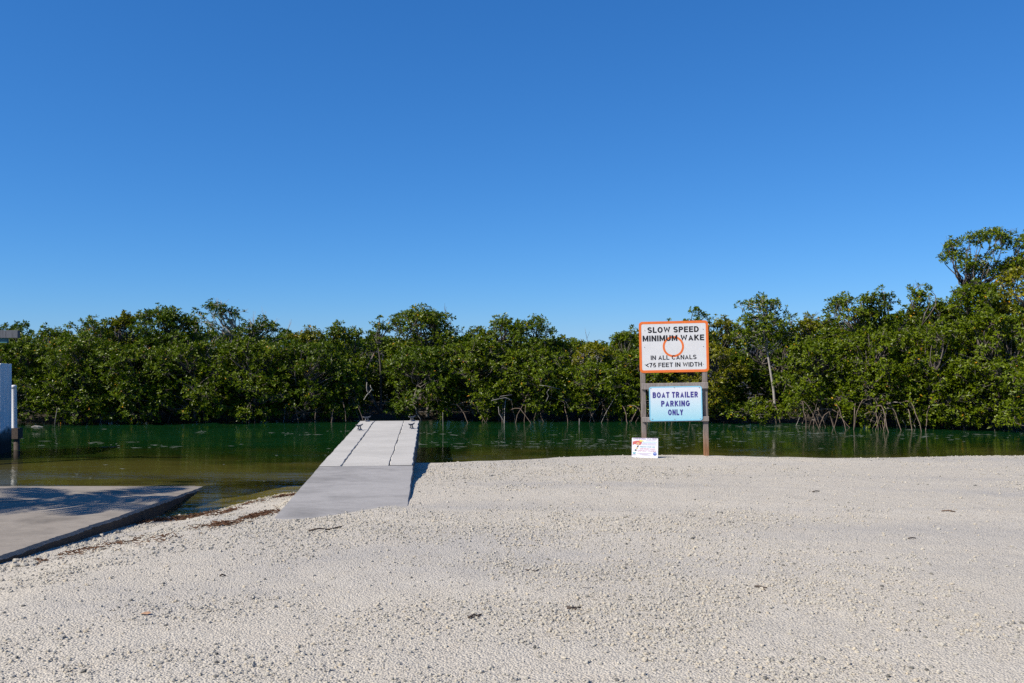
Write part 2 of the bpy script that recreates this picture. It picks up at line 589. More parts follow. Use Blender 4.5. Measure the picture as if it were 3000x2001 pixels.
# water sheet with true depth per point
wx = axis([(-250, -30, 20), (-30, -14, 2), (-14, 14, 0.25), (14, 30, 2), (30, 250, 20)])
wy = axis([(9.5, 19, 0.15), (19, 29, 0.5), (29, 40, 4)])
X, Y = np.meshgrid(wx, wy)
gd = -ground_z(X, Y)
fd = np.interp(bank_D(X) - Y, [-1, 0, 0.6, 2.2, 4, 8], [0, 0.05, 0.3, 1.2, 1.9, 2.2])
depth = np.where(Y < 20, np.minimum(gd, 2.0), np.minimum(fd, 2.0))
depth = np.where(Y >= 20, np.maximum(depth, 0.9), depth)
# the dug channel keeps its green colour to the far edge; the near shelf is shallow
shelf = sst(14.8, 23.5, Y + 0.12 * (X + 6))
dnorm = np.clip(np.clip(depth / 0.5, 0, 1) * 0.18 + 0.80 * shelf * np.clip(depth / 0.6, 0, 1), 0, 1)
# quick deep water right of the dock
rt = sst(-2.2, -0.6, X)
dnorm = dnorm * (1 - rt) + rt * np.clip(0.35 * np.clip(depth / 0.8, 0, 1) + 0.6 * sst(17, 25, Y), 0, 1)
nxw = len(wx)
q = np.arange(X.size).reshape(X.shape)
wq = np.stack([q[:-1, :-1], q[:-1, 1:], q[1:, 1:], q[1:, :-1]], -1).reshape(-1, 4)
# keep only the water that lies over ground below it
water = mesh_np('water', np.stack([X, Y, np.zeros_like(X)], -1).reshape(-1, 3), wq, M['water'], None, True, {'depth': ('POINT', dnorm.ravel())})
tag(water, 'calm emerald canal water with mangrove reflections', 'water', None, 'structure')

# ------------------------------------------------------------------ concrete boat ramp
def build_ramp():
    Ds = [-6, 0, 4, 6] + list(np.arange(7, 16.6, 0.06)) + [18, 20]
    V, Fq = [], []
    xs_n = 14
    th = 0.24
    for D in Ds:
        e = float(ramp_edge(D)) + 0.025 * nz(0, D, 1.4, 8) + 0.02 * nz(0, D, 5, 9) + 0.014 * nz(0, D, 14, 4)
        z = float(ramp_z(D))
        row = [(e - 0.03, z - th - 0.5), (e, z - th), (e + 0.012 * nz(0, D, 9, 3), z - 0.035 + 0.015 * nz(0, D, 11, 6)), (e - 0.03 + 0.015 * nz(1, D, 12, 3), z - 0.003)]
        row += [(e - 0.25 - k * 0.9, z + 0.006 * nz(k, D, 0.8, 4)) for k in range(xs_n)]
        row += [(e - 14, z), (e - 14, z - 0.7)]
        V += [(x, D, zz_) for x, zz_ in row]
    n = len(V) // len(Ds)
    q = np.arange(len(V)).reshape(-1, n)
    Fq = np.stack([q[:-1, 1:], q[:-1, :-1], q[1:, :-1], q[1:, 1:]], -1).reshape(-1, 4)
    o = mesh_np('boat_ramp', V, Fq, M['ramp'], None, False)
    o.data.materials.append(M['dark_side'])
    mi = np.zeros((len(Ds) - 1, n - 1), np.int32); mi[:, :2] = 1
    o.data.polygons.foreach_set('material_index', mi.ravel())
    return tag(o, 'grey concrete boat ramp slab sloping into the water at left', 'boat ramp')


build_ramp()

# ------------------------------------------------------------------ concrete dock with cleats
HD = EYE - 1.743
def DP(px, py, z=HD):
    D = F * (EYE - z) / (py - HOR)
    return Vector(((px - 1500) / F * D, D, z))


FL, FR = DP(1055.7, 1234.1), DP(1226.7, 1231)
JL, JR = DP(932.5, 1367.6), DP(1209.3, 1361.2)
dock = empty('concrete_dock', (JL + JR) / 2 - Vector((0, 0, HD)), 'long narrow pale concrete dock running out over the canal', 'dock')
O = dock.location.copy()
dirv = ((FL + FR) / 2 - (JL + JR) / 2)
LEN = dirv.length
ang = math.atan2(-dirv.x, dirv.y)
dock.rotation_euler = (0, 0, ang)
W = 1.345


def dock_panel(name, left_fn, right_fn, v0, v1, z0, z1, th, mat, step=0.16, rough=0.0):
    vs_ = list(np.arange(v0, v1, step)) + [v1]
    V = []
    for v in vs_:
        a, b = left_fn(v), right_fn(v)
        z = z0 + (z1 - z0) * (v - v0) / (v1 - v0)
        jl = rough * nz(a, v, 3, 2) * 0.6
        jr = rough * nz(b, v, 3, 6)
        m = [a + (b - a) * k / 4 for k in (1, 2, 3)]
        zt = lambda x: z + 0.004 * nz(x, v, 0.9, 7)
        row = [(a + jl, z - th), (a + jl, z - 0.014), (a + jl + 0.012, zt(a))] + [(x, zt(x)) for x in m] + [(b + jr - 0.012, zt(b)), (b + jr, z - 0.014), (b + jr * 1.5, z - th)]
        V += [(x, v, zz_) for x, zz_ in row]
    n = 9
    q = np.arange(len(V)).reshape(-1, n)
    f = [np.stack([q[:-1, :-1], q[:-1, 1:], q[1:, 1:], q[1:, :-1]], -1).reshape(-1, 4),
         np.stack([q[:-1, -1], q[:-1, 0], q[1:, 0], q[1:, -1]], -1)]
    o = mesh_np(name, V, f, mat, dock)
    caps = MB()
    # end caps join into the same mesh
    me = o.data
    import bmesh
    bm = bmesh.new(); bm.from_mesh(me); bm.verts.ensure_lookup_table()
    bm.faces.new([bm.verts[i] for i in q[0][::-1]]); bm.faces.new([bm.verts[i] for i in q[-1]])
    bmesh.ops.recalc_face_normals(bm, faces=bm.faces)
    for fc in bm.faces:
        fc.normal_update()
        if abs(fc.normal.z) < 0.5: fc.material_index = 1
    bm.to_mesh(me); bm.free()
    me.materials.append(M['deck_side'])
    return o


def crack(c0, c1, seed):
    def f(v):
        u = c0 + (c1 - c0) * v / LEN
        return u + 0.012 * nz(seed, v, 1.1, seed) + 0.010 * nz(seed, v, 5.5, seed + 2)
    return f


def dock_u(px, py):
    p = DP(px, py) - O
    return p.x * math.cos(ang) + p.y * math.sin(ang)


c1 = crack(dock_u(1000, 1364), dock_u(1094.5, 1237), 1)
c2 = crack(dock_u(1140.5, 1361), dock_u(1182, 1237), 2)
gap = 0.0036
L0, R0 = (lambda v: -W / 2), (lambda v: W / 2)
p1 = dock_panel('deck_panel', L0, lambda v: c1(v) - gap * (0.6 + 0.5 * abs(nz(3, v, 4, 1))), 0.008, LEN - 0.02, HD, HD, 0.30, M['deck'], 0.12, 0.02)
p2 = dock_panel('deck_panel', lambda v: c1(v) + gap * (0.6 + 0.5 * abs(nz(5, v, 4, 2))), lambda v: c2(v) - gap * (0.6 + 0.5 * abs(nz(7, v, 4, 3))), 0.008, LEN - 0.02, HD - 0.004, HD - 0.004, 0.30, M['deck'], 0.12)
p3 = dock_panel('deck_panel', lambda v: c2(v) + gap * (0.6 + 0.5 * abs(nz(9, v, 4, 4))), R0, 0.008, LEN - 0.02, HD + 0.002, HD + 0.002, 0.30, M['deck'], 0.12, 0.02)
e1 = MB(); e1.box((0, LEN - 0.006, HD - 0.152), (W, 0.022, 0.30)); e1.build('end_beam', M['deck'], dock)
lip = MB(); lip.box((0, LEN / 2, HD - 0.31), (W - 0.1, LEN - 0.1, 0.03)); lip.build('soffit', M['ramp'], dock)
near_slab = dock_panel('approach_slab', L0, lambda v: W / 2 + 0.012, -4.35, -0.008, HD - 0.028, HD - 0.004, 0.32, M['deck_near'], 0.14, 0.012)
near_slab['label'] = 'blue-grey concrete approach slab half buried in gravel'
for k, v in enumerate((1.6, 3.6, 5.7, LEN - 0.5)):
    for s in (-1, 1):
        m = MB()
        m.tube([(s * 0.45, v, -1.9), (s * 0.45, v, 0.2), (s * 0.45, v, HD - 0.33)], [0.14, 0.135, 0.135], 12)
        m.build('piling', M['ramp'], dock, True)


def cleat(u, v, rz):
    e = bpy.data.objects.new('cleat', None)
    e.empty_display_size = 0.05
    link(e, dock)
    e.location = (u, v, HD + 0.003)
    e.rotation_euler = (0, 0, rz)
    b = MB(); b.bbox_bev((0, 0, 0.009), (0.13, 0.06, 0.018), 0.006); b.build('base_plate', M['metal'], e)
    h = MB()
    for s in (-1, 1):
        h.tube([(s * 0.05, 0, 0.017), (s * 0.035, 0, 0.05), (s * 0.032, 0, 0.085)], [0.019, 0.013, 0.014], 8)
    h.build('leg', M['cleat'], e, True)
    h = MB()
    h.tube([(-0.125, 0, 0.112), (-0.09, 0, 0.098), (-0.04, 0, 0.088), (0.04, 0, 0.088), (0.09, 0, 0.098), (0.125, 0, 0.112)], [0.010, 0.015, 0.017, 0.017, 0.015, 0.010], 8)
    h.build('horn', M['cleat'], e, True)


for px, py, rz in ((1053, 1260, R(62)), (1076, 1233.5, R(50)), (1205.5, 1256.5, R(62)), (1208, 1231.5, R(52))):
    p = DP(px, py) - O
    cleat(p.x * math.cos(ang) + p.y * math.sin(ang), min(-p.x * math.sin(ang) + p.y * math.cos(ang), LEN - 0.16), rz)

# ------------------------------------------------------------------ text and sign boards
def arc(cx, cy, rx, ry, a0, a1, n=14):
    return [(cx + rx * math.cos(R(a0 + (a1 - a0) * k / n)), cy + ry * math.sin(R(a0 + (a1 - a0) * k / n))) for k in range(n + 1)]


def glyph(c, t):
    """stroke drawing of a heavy sans-serif capital: width, centre lines in a box of height 1"""
    h = t / 2
    u, q_ = 1 - h, 1 - t
    if c == 'I': return t, [[(h, 0), (h, 1)]]
    if c == 'L': return .58, [[(h, 1), (h, h), (.58, h)]]
    if c == 'E': return .62, [[(.62, u), (h, u), (h, h), (.62, h)], [(h, .52), (.57, .52)]]
    if c == 'F': return .58, [[(.58, u), (h, u), (h, 0)], [(h, .5), (.53, .5)]]
    if c == 'T': return .64, [[(0, u), (.64, u)], [(.32, u), (.32, 0)]]
    if c == 'H': return .70, [[(h, 0), (h, 1)], [(.70 - h, 0), (.70 - h, 1)], [(h, .53), (.70 - h, .53)]]
    if c == 'N': return .70, [[(h, 0), (h, 1)], [(.70 - h, 0), (.70 - h, 1)], [(h, 1), (.70 - h, 0)]]
    if c == 'M': return .84, [[(h, 0), (h, 1)], [(.84 - h, 0), (.84 - h, 1)], [(h, 1), (.42, .03), (.84 - h, 1)]]
    if c == 'W': return 1.0, [[(h, 1), (.27, 0), (.5, .95), (.73, 0), (1 - h, 1)]]
    if c == 'A': return .76, [[(h, 0), (.38, 1), (.76 - h, 0)], [(.2, .28), (.56, .28)]]
    if c == 'K': return .70, [[(h, 0), (h, 1)], [(.70 - h, 1), (h, .38)], [(.27, .56), (.70 - h * .6, 0)]]
    if c == 'Y': return .72, [[(h, 1), (.36, .44), (.72 - h, 1)], [(.36, .5), (.36, 0)]]
    if c == 'O': return .78, [arc(.39, .5, .39 - h, .5 - h, 0, 360, 28)]
    if c == 'C': return .72, [arc(.39, .5, .39 - h, .5 - h, 42, 318, 24)]
    if c == 'G': return .77, [arc(.39, .5, .39 - h, .5 - h, 42, 325, 24) + [(.77 - h, .46), (.42, .46)]]
    if c == 'U': return .70, [[(h, 1)] + arc(.35, .35, .35 - h, .35 - h, 180, 360) + [(.70 - h, 1)]]
    if c == 'D': return .71, [[(h, 0), (h, 1)], [(h, u)] + arc(.3, .5, .41 - h, .5 - h, 90, -90, 16) + [(h, h)]]
    if c in 'PR':
        o_ = [[(h, 0), (h, 1)], [(h, u)] + arc(.38, .5 + (.5 - h) / 2, .28 - h + .0, (.5 - h) / 2, 90, -90, 10) + [(h, .5)]]
        if c == 'R': o_.append([(.36, .5), (.68 - h, 0)])
        return (.66 if c == 'P' else .70), o_
    if c == 'B':
        return .68, [[(h, 0), (h, 1)], [(h, u)] + arc(.38, .53 + (.47 - h) / 2, .26 - h, (.47 - h) / 2, 90, -90, 10) + [(h, .53)], [(h, .53)] + arc(.38, h + (.53 - h) / 2, .30 - h, (.53 - h) / 2, 90, -90, 10) + [(h, h)]]
    if c == 'S':
        r_ = (.5 - h) / 2
        return .67, [arc(.335, .5 + r_, .335 - h, r_, 22, 270, 16) + arc(.335, .5 - r_, .335 - h, r_, 90, -158, 16)[1:]]
    if c == '7': return .58, [[(0, u), (.58 - h, u), (.22, 0)]]
    if c == '5': return .60, [[(.54, u), (.14 + h, u), (h * 1.3, .50)] + arc(.28, .33, .32 - h, .33 - h, 112, -132, 18)]
    if c == '<': return .58, [[(.58, .84), (h, .47), (.58, .10)]]
    if c == '!': return t, [[(h, .3), (h, 1)], [(h, 0), (h, t)]]
    return .34, []


def ribbon(line, t):
    """flat strip of width t along a centre line, mitred"""
    p = [Vector((a, b)) for a, b in line]
    closed = (p[0] - p[-1]).length < 1e-6
    n = len(p)
    out = []
    for i in range(n):
        a = p[i - 1] if i > 0 else (p[-2] if closed else None)
        b = p[i + 1] if i < n - 1 else (p[1] if closed else None)
        d0 = (p[i] - a).normalized() if a is not None else None
        d1 = (b - p[i]).normalized() if b is not None else None
        if d0 is None: d0 = d1
        if d1 is None: d1 = d0
        n0, n1 = Vector((-d0.y, d0.x)), Vector((-d1.y, d1.x))
        m_ = (n0 + n1)
        m_ = m_.normalized() if m_.length > 1e-4 else n0
        k = min(1.0 / max(m_.dot(n0), 0.25), 3.2)
        out.append((p[i] + m_ * t / 2 * k, p[i] - m_ * t / 2 * k))
    return out


def text_mesh(name, s, cx, cz, w, h, y, mat, parent, t=0.17, gap_=0.13):
    V, Fc = [], []
    x = 0.0
    for ch in s:
        gw, lines = glyph(ch, t)
        for k, ln in enumerate(lines):
            rb = ribbon(ln, t)
            i0 = len(V)
            for a, b in rb:
                for v_ in (a, b):
                    V.append((x + v_.x, k * 0.00015, min(1, max(0, v_.y))))
            Fc += [(i0 + 2 * i, i0 + 2 * i + 1, i0 + 2 * i + 3, i0 + 2 * i + 2) for i in range(len(rb) - 1)]
        x += gw + (gap_ if lines else 0)
    x -= gap_
    V = np.array(V)
    out = np.stack([cx + (V[:, 0] / x - 0.5) * w, y - V[:, 1], cz + (V[:, 2] - 0.5) * h], 1)
    return mesh_np(name, out, np.array(Fc), mat, parent)


def rrect(cx, cz, w, h, r, seg=6):
    pts = []
    for sx, sz, a0 in ((1, -1, -90), (1, 1, 0), (-1, 1, 90), (-1, -1, 180)):
        for k in range(seg + 1):
            a = R(a0 + 90 * k / seg)
            pts.append((cx + sx * (w / 2 - r) + r * math.cos(a), cz + sz * (h / 2 - r) + r * math.sin(a)))
    return pts


def band(mb, outer, inner, y0, y1):
    n = len(outer)
    vs_ = [(x, y0, z) for x, z in outer] + [(x, y0, z) for x, z in inner] + [(x, y1, z) for x, z in outer] + [(x, y1, z) for x, z in inner]
    fs = []
    for i in range(n):
        j = (i + 1) % n
        fs += [(i, j, n + j, n + i), (2 * n + j, 2 * n + i, 3 * n + i, 3 * n + j), (j, i, 2 * n + i, 2 * n + j), (n + i, n + j, 3 * n + j, 3 * n + i)]
    mb.add(vs_, fs)


SD = 15.9
KS = F / SD                                  # photo pixels per metre at the sign
base = P(1979, 1340, SD)
base.z = 0.405
sign = empty('notice_board', base, 'two stacked notice boards on weathered wooden posts at the canal edge', 'sign', None, (0, R(-1.25), R(-5)))


def SP(px, py):
    """photo pixel -> board plane x, z (before the lean)"""
    a = R(-1.25)
    x, z = (px - 1979) / KS, (1340 - py) / KS
    ca, sa = math.cos(a), math.sin(a)
    return x * ca - z * sa, x * sa + z * ca


for px0, py0 in ((1886, 1190), (2066, 1250)):
    x, z = SP(px0, py0)
    m = MB(); m.bbox_bev((x, 0, 0.87), (0.089, 0.089, 2.9), 0.006)
    m.build('post', M['post'], sign)
xl, _ = SP(1880, 1136); xr, _ = SP(2071, 1130)
for py_, h in ((1134, 0.11), (1231, 0.088)):
    _, z = SP(1975, py_)
    m = MB(); m.bbox_bev(((xl + xr) / 2, -0.064, z), (xr - xl, 0.037, h), 0.005)
    o = m.build('rail', M['rail'], sign)
    o.data.transform(Matrix.Identity(4))
yb = -0.050
# upper board
cx, cz = SP(1973.3, 1019.5)
up = MB(); up.prism(rrect(cx, cz, 1.222, 0.914, 0.062), yb, yb + 0.004)
up = up.build('speed_board', M['white'], sign)
up['label'] = 'white slow speed board with orange border and ring'
m = MB(); band(m, rrect(cx, cz, 1.2235, 0.9155, 0.062), rrect(cx, cz, 1.138, 0.826, 0.030), yb - 0.0016, yb + 0.0044)
m.build('border', M['orange'], up)
xr_, zr_ = SP(1972, 1019)
ring_o = [(xr_ + 0.188 * math.cos(R(a)), zr_ + 0.188 * math.sin(R(a))) for a in range(0, 360, 6)]
ring_i = [(xr_ + 0.152 * math.cos(R(a)), zr_ + 0.152 * math.sin(R(a))) for a in range(0, 360, 6)]
m = MB(); band(m, ring_o, ring_i, yb - 0.0012, yb - 0.0003)
m.build('ring', M['orange'], up)
for s, px0, px1, py0, py1, bo in (('SLOW SPEED', 1897, 2045, 961, 978, .21), ('MINIMUM WAKE', 1883, 2060.5, 985.5, 1002.5, .21),
                                  ('IN ALL CANALS', 1906.5, 2038.5, 1044, 1057, .175), ('<75 FEET IN WIDTH', 1892, 2054, 1065.5, 1078.5, .175)):
    x, z = SP((px0 + px1) / 2, (py0 + py1) / 2)
    text_mesh('lettering', s, x, z, (px1 - px0) / KS, (py1 - py0) / KS, yb - 0.0022, M['black'], up, bo)
for px0, py0 in ((1889, 972), (2057.5, 968.5), (1888.5, 1021), (2058, 1018.5), (1890, 1071.5), (2058, 1070)):
    x, z = SP(px0, py0)
    m = MB(); m.tube([(x, yb - 0.004, z), (x, yb + 0.001, z)], 0.008, 8); m.build('bolt', M['metal'], up)
# lower board: print runs from white down to pale blue
t = NT('printed_blue_fade', 0.5, 0.4)
tc = t.node('ShaderNodeTexCoord'); sx = t.node('ShaderNodeSeparateXYZ'); t.l.new(tc.outputs['Generated'], sx.inputs[0])
t.color(t.ramp(sx.outputs[2], [(0.0, (0.2805, 0.561, 0.6474)), (0.45, (0.476, 0.6375, 0.6889)), (0.8, (0.629, 0.6545, 0.6806)), (1.0, (0.646, 0.663, 0.6889))]))
M['fade'] = t.m
yl = -0.089
cx, cz = SP(1978, 1185.2)
lo = MB(); lo.prism(rrect(cx, cz, 0.93, 0.612, 0.045), yl, yl + 0.004)
lo = lo.build('parking_board', M['fade'], sign)
lo['label'] = 'pale blue boat trailer parking board'
m = MB(); band(m, rrect(cx, cz, 0.932, 0.614, 0.045), rrect(cx, cz, 0.893, 0.575, 0.03), yl - 0.0012, yl + 0.0042)
m.build('border', M['cyan'], lo)
for s, px0, px1, py0, py1 in (('BOAT TRAILER', 1911.5, 2042, 1151, 1168), ('PARKING', 1936, 2018.5, 1176.5, 1193.5), ('ONLY', 1956, 1999.5, 1202, 1219)):
    x, z = SP((px0 + px1) / 2, (py0 + py1) / 2)
    text_mesh('lettering', s, x, z, (px1 - px0) / KS, (py1 - py0) / KS, yl - 0.002, M['indigo'], lo, .235, .16)
for px0, py0 in ((1906, 1141), (1973.5, 1138), (2045.5, 1138), (1911, 1231), (1975, 1231), (2049, 1228)):
    x, z = SP(px0, py0)
    m = MB(); m.tube([(x, yl - 0.004, z), (x, yl + 0.001, z)], 0.009, 8); m.build('bolt', M['metal'], lo)
x, z = SP(2053.5, 1151)
m = MB(); m.box((x, -0.047, z), (0.028, 0.004, 0.035)); m.build('tag', M['pvc'], sign)

# small placard standing in the gravel before the left post
PD = 15.45
KP = F / PD
pb = P(1889, 1335, PD)
placard = empty('placard', (pb.x, PD, pb.z), 'small white drinking water placard standing in the gravel below the big sign', 'placard', None, (R(-3), R(0.8), R(-4)))
def PP(px, py): return (px - 1889) / KP, (1335 - py) / KP
m = MB(); m.prism(rrect(0, 0.135, 0.452, 0.345, 0.014, 3), -0.004, 0.0); m.build('panel', plain('placard_white', (0.80, 0.80, 0.82), 0.45, 0.4, 0.03), placard)
for s in (-1, 1):
    m = MB(); m.box((s * 0.16, 0.012, 0.02), (0.012, 0.014, 0.42)); m.build('stake', M['metal'], placard)
col = lambda n_, c: plain('print_' + n_, c, 0.5, 0.3, 0.05)
pm = {'pink': col('pink', (0.62, 0.20, 0.26)), 'plum': col('plum', (0.34, 0.22, 0.36)), 'teal': col('teal', (0.06, 0.36, 0.40)),
      'navy': col('navy', (0.10, 0.14, 0.42)), 'ink': col('ink', (0.03, 0.035, 0.06)), 'yellow': col('yellow', (0.75, 0.66, 0.13)),
      'skin': col('skin', (0.60, 0.16, 0.14)), 'sand': col('sand', (0.72, 0.52, 0.25)), 'pale': col('pale_blue', (0.58, 0.70, 0.84))}
ZF = 130 / 2265.0
def zp(zx, zy): return PP(1830 + zx * ZF, 1260 + zy * ZF)
def flat(name, pts, mat, y=-0.0052):
    m = MB(); m.prism([zp(*p) for p in pts], y, -0.0041); m.build(name, mat, placard)
def pt(s, x0, x1, y0, y1, mat, bo=.0, shear=0):
    a, b = zp(x0, y1), zp(x1, y0)
    text_mesh('lettering', s, (a[0] + b[0]) / 2, (a[1] + b[1]) / 2, b[0] - a[0], b[1] - a[1], -0.0056, mat, placard, .15)
pt('DRINKING WATER!', 435, 1630, 400, 485, pm['plum'])
flat('printed_band', [(930, 595), (1620, 595), (1600, 665), (900, 665)], pm['pale'], -0.0046)
pt('REDUCE YOUR USE', 790, 1520, 830, 880, pm['teal'], .0, .2)
pt('USE RINSE TANKS', 760, 1545, 935, 985, pm['pink'])
pt('LIMIT BOAT WASHING', 655, 1600, 1035, 1085, pm['pink'])
for (x0, x1, y_) in ((1080, 1560, 540), (890, 1140, 695), (1180, 1560, 695), (860, 1630, 750), (650, 1360, 1190), (760, 1190, 1235), (890, 1310, 1275)):
    flat('printed_line', [(x0, y_ - 7), (x1, y_ - 7), (x1, y_ + 7), (x0, y_ + 7)], pm['plum'], -0.0048)
flat('printed_hand', [(405, 600), (560, 555), (720, 540), (800, 580), (880, 610), (850, 690), (790, 770), (700, 760), (600, 745), (500, 720), (405, 770)], pm['skin'])
flat('printed_finger', [(570, 700), (650, 630), (690, 620), (640, 720)], pm['sand'], -0.0057)
flat('printed_finger', [(690, 640), (745, 640), (720, 780), (660, 790)], pm['sand'], -0.0057)
flat('printed_yellow', [(735, 510), (900, 530), (990, 560), (900, 580), (800, 600), (740, 560)], pm['yellow'], -0.0060)
flat('printed_black', [(650, 795), (720, 810), (670, 890), (610, 860)], pm['ink'])
flat('printed_sand', [(600, 885), (680, 900), (620, 990), (550, 950)], pm['sand'])
flat('printed_black', [(530, 985), (620, 1010), (580, 1080), (500, 1045)], pm['ink'])
flat('printed_teal', [(400, 1150), (580, 1150), (545, 1200), (480, 1225), (430, 1200)], pm['teal'])
flat('printed_base', [(395, 1255), (580, 1255), (590, 1280), (395, 1280)], pm['plum'])
flat('printed_seal', [(1530 + 95 * math.cos(a * .3927), 1205 - 88 * math.sin(a * .3927)) for a in range(16)][::-1], pm['navy'])
flat('printed_seal_band', [(1455, 1180), (1605, 1180), (1605, 1205), (1455, 1205)], pm['pale'], -0.0058)

# ------------------------------------------------------------------ boathouse wall, beam and white piling at the left edge
t = NT('painted_boards', 0.7, 0.25)
v = t.coords((14, 14, 1))
g = t.noise(v, 1.6, 5)
tc = t.node('ShaderNodeTexCoord'); sx = t.node('ShaderNodeSeparateXYZ'); t.l.new(tc.outputs['Object'], sx.inputs[0])
f = t.ramp(t.math('ADD', sx.outputs[2], t.math('MULTIPLY', t.noise(t.coords((2, 2, 2)), 1.5, 4), -0.5)), [(0.0, 1.0), (0.18, 0.9), (0.30, 0.0)])
t.color(t.mix(f, t.ramp(g, [(0.3, (0.62, 0.63, 0.64)), (0.6, (0.78, 0.79, 0.80))]), (0.0216, 0.0252, 0.0252)))
M['boards'] = t.m
XW = (35 - 1500) / F * 20.0
bh = empty('boathouse', (XW - 0.6, 19.0, 0), 'white boarded boathouse wall with weathered beam at the left edge', 'boathouse')
def bh_box(name, c, s, mat):
    m = MB(); m.bbox_bev((c[0] - bh.location.x, c[1] - bh.location.y, c[2]), s, 0.004); return m.build(name, mat, bh)
yy = 20.0
k = 0
while yy > 18.5:
    w = 0.145
    bh_box('wall_board', (XW - 0.012 - 0.002 * (k % 2), yy - w / 2, 0.90 + 0.01 * (k % 3)), (0.022, w - 0.006, 2.14), M['boards'])
    yy -= w; k += 1
bh_box('wall_frame', (XW - 0.08, 19.2, 0.9), (0.09, 1.4, 0.1), M['rail'])
for y_ in (18.6, 19.9):
    bh_box('wall_post', (XW - 0.13, y_, 0.5), (0.1, 0.1, 2.9 if y_ > 19 else 2.8), M['rail'])
xb = (55 - 1500) / F * 17.5
zb = EYE + (1010 - 979) / F * 17.5
bh_box('roof_beam', (xb - 1.5, 17.5, zb), (3.0, 0.09, 0.15), M['old_beam'])
t2 = plain('teal_paint', (0.05, 0.16, 0.19), 0.6, 0.3, 0.2)
xb2 = (20 - 1500) / F * 17.5
bh_box('beam_bracket', (xb2 - 0.5, 17.53, zb - 0.125), (1.0, 0.06, 0.095), t2)
for x_ in (xb - 2.7, xb - 1.0):
    bh_box('beam_post', (x_, 17.62, 0.6), (0.12, 0.12, 4.0), M['rail'])

pl = P(44, 1320, 20.3)
pil = empty('mooring_post', (pl.x, 20.3, 0), 'white capped plastic pipe sleeve on a dark piling beside the boathouse wall', 'post', None, (0, R(-1.0), 0))
m = MB(); m.tube([(0, 0, 0.50), (0, 0, 1.42)], 0.058, 20, False); m.build('pipe_sleeve', M['pvc'], pil, True)
m = MB(); m.tube([(0, 0, 1.40), (0, 0, 1.455), (0, 0, 1.475), (0, 0, 1.48)], [0.062, 0.062, 0.05, 0.02], 20); m.build('pipe_cap', M['pvc'], pil, True)
m = MB(); m.bbox_bev((0.03, 0, 0.375), (0.22, 0.2, 0.24), 0.01); m.build('collar', M['twig'], pil)
m = MB(); m.tube([(0.045, 0, -1.9), (0.045, 0, 0.27)], 0.062, 14); m.build('piling', M['twig'], pil, True)

# ------------------------------------------------------------------ palm beside the ramp (outside the picture; its shade lies on the slab)
def build_palm(x, D, ztop, label, seed=3):
    zb_ = gz(x, D) if x > float(ramp_edge(D)) else float(ramp_z(D))
    e = empty('palm_tree', (x, D, zb_ - 0.1), label, 'palm')
    H = ztop - zb_
    m = MB()
    pts = [(0.25 * math.sin(k / 10 * 2), 0.1 * k / 10, H * k / 10) for k in range(11)]
    m.tube(pts, [0.17 - 0.006 * k for k in range(11)], 12)
    m.build('trunk', M['bark'], e, True)
    top = Vector(pts[-1])
    rr = random.Random(seed)
    for i in range(19):
        az = i * 2.39996 + seed
        el = R(60 - 78 * (i / 18))
        L = rr.uniform(2.0, 2.7)
        spine = []
        for k in range(9):
            s = k / 8
            a = el - 0.9 * s
            p0 = spine[-1] if spine else top
            spine.append(p0 + Vector((math.cos(az) * math.cos(a), math.sin(az) * math.cos(a), math.sin(a))) * (L / 8 if k else 0.05))
        m = MB()
        m.tube(spine, [0.022 - 0.0022 * k for k in range(9)], 5)
        for k in range(1, 9):
            for sub in (0, 0.25, 0.5, 0.75):
                if k == 8 and sub: continue
                pnt = spine[k].lerp(spine[min(k + 1, 8)], sub)
                tv = (spine[min(k + 1, 8)] - spine[k - 1]).normalized()
                sd = tv.cross(Vector((0, 0, 1))).normalized()
                ll = 0.55 * math.sin(math.pi * min(0.95, (k + sub) / 9.0) ** 0.8) + 0.12
                for s in (-1, 1):
                    d = (sd * s * 0.8 + tv * 0.55 + Vector((0, 0, -0.25 + rr.uniform(-.12, .12)))).normalized()
                    w = tv * 0.028
                    m.add([pnt - w, pnt + w, pnt + d * ll * 0.6 + w - Vector((0, 0, 0.02)), pnt + d * ll - Vector((0, 0, 0.10))], [(0, 1, 2, 3)])
        o = m.build('frond', M['leaf'], e)


_pc = Vector((-7.0, 12.7, 0.15))
_h = 4.6
_off = Vector((S.x, S.y, 0)) * (_h / S.z)
build_palm(_pc.x + _off.x, _pc.y + _off.y, _pc.z + _h, 'nearer of two unseen palms left of the boat ramp shading the slab')
build_palm(_pc.x + _off.x - 2.6, _pc.y + _off.y - 1.1, _pc.z + _h - 0.3, 'second palm farther left, added out of view to widen the ramp shade', 8)  # unseen extra palm, added to spread frond shade across the slab

# ------------------------------------------------------------------ mangroves
def unit(v):
    return v / np.maximum(np.linalg.norm(v, axis=-1, keepdims=True), 1e-9)


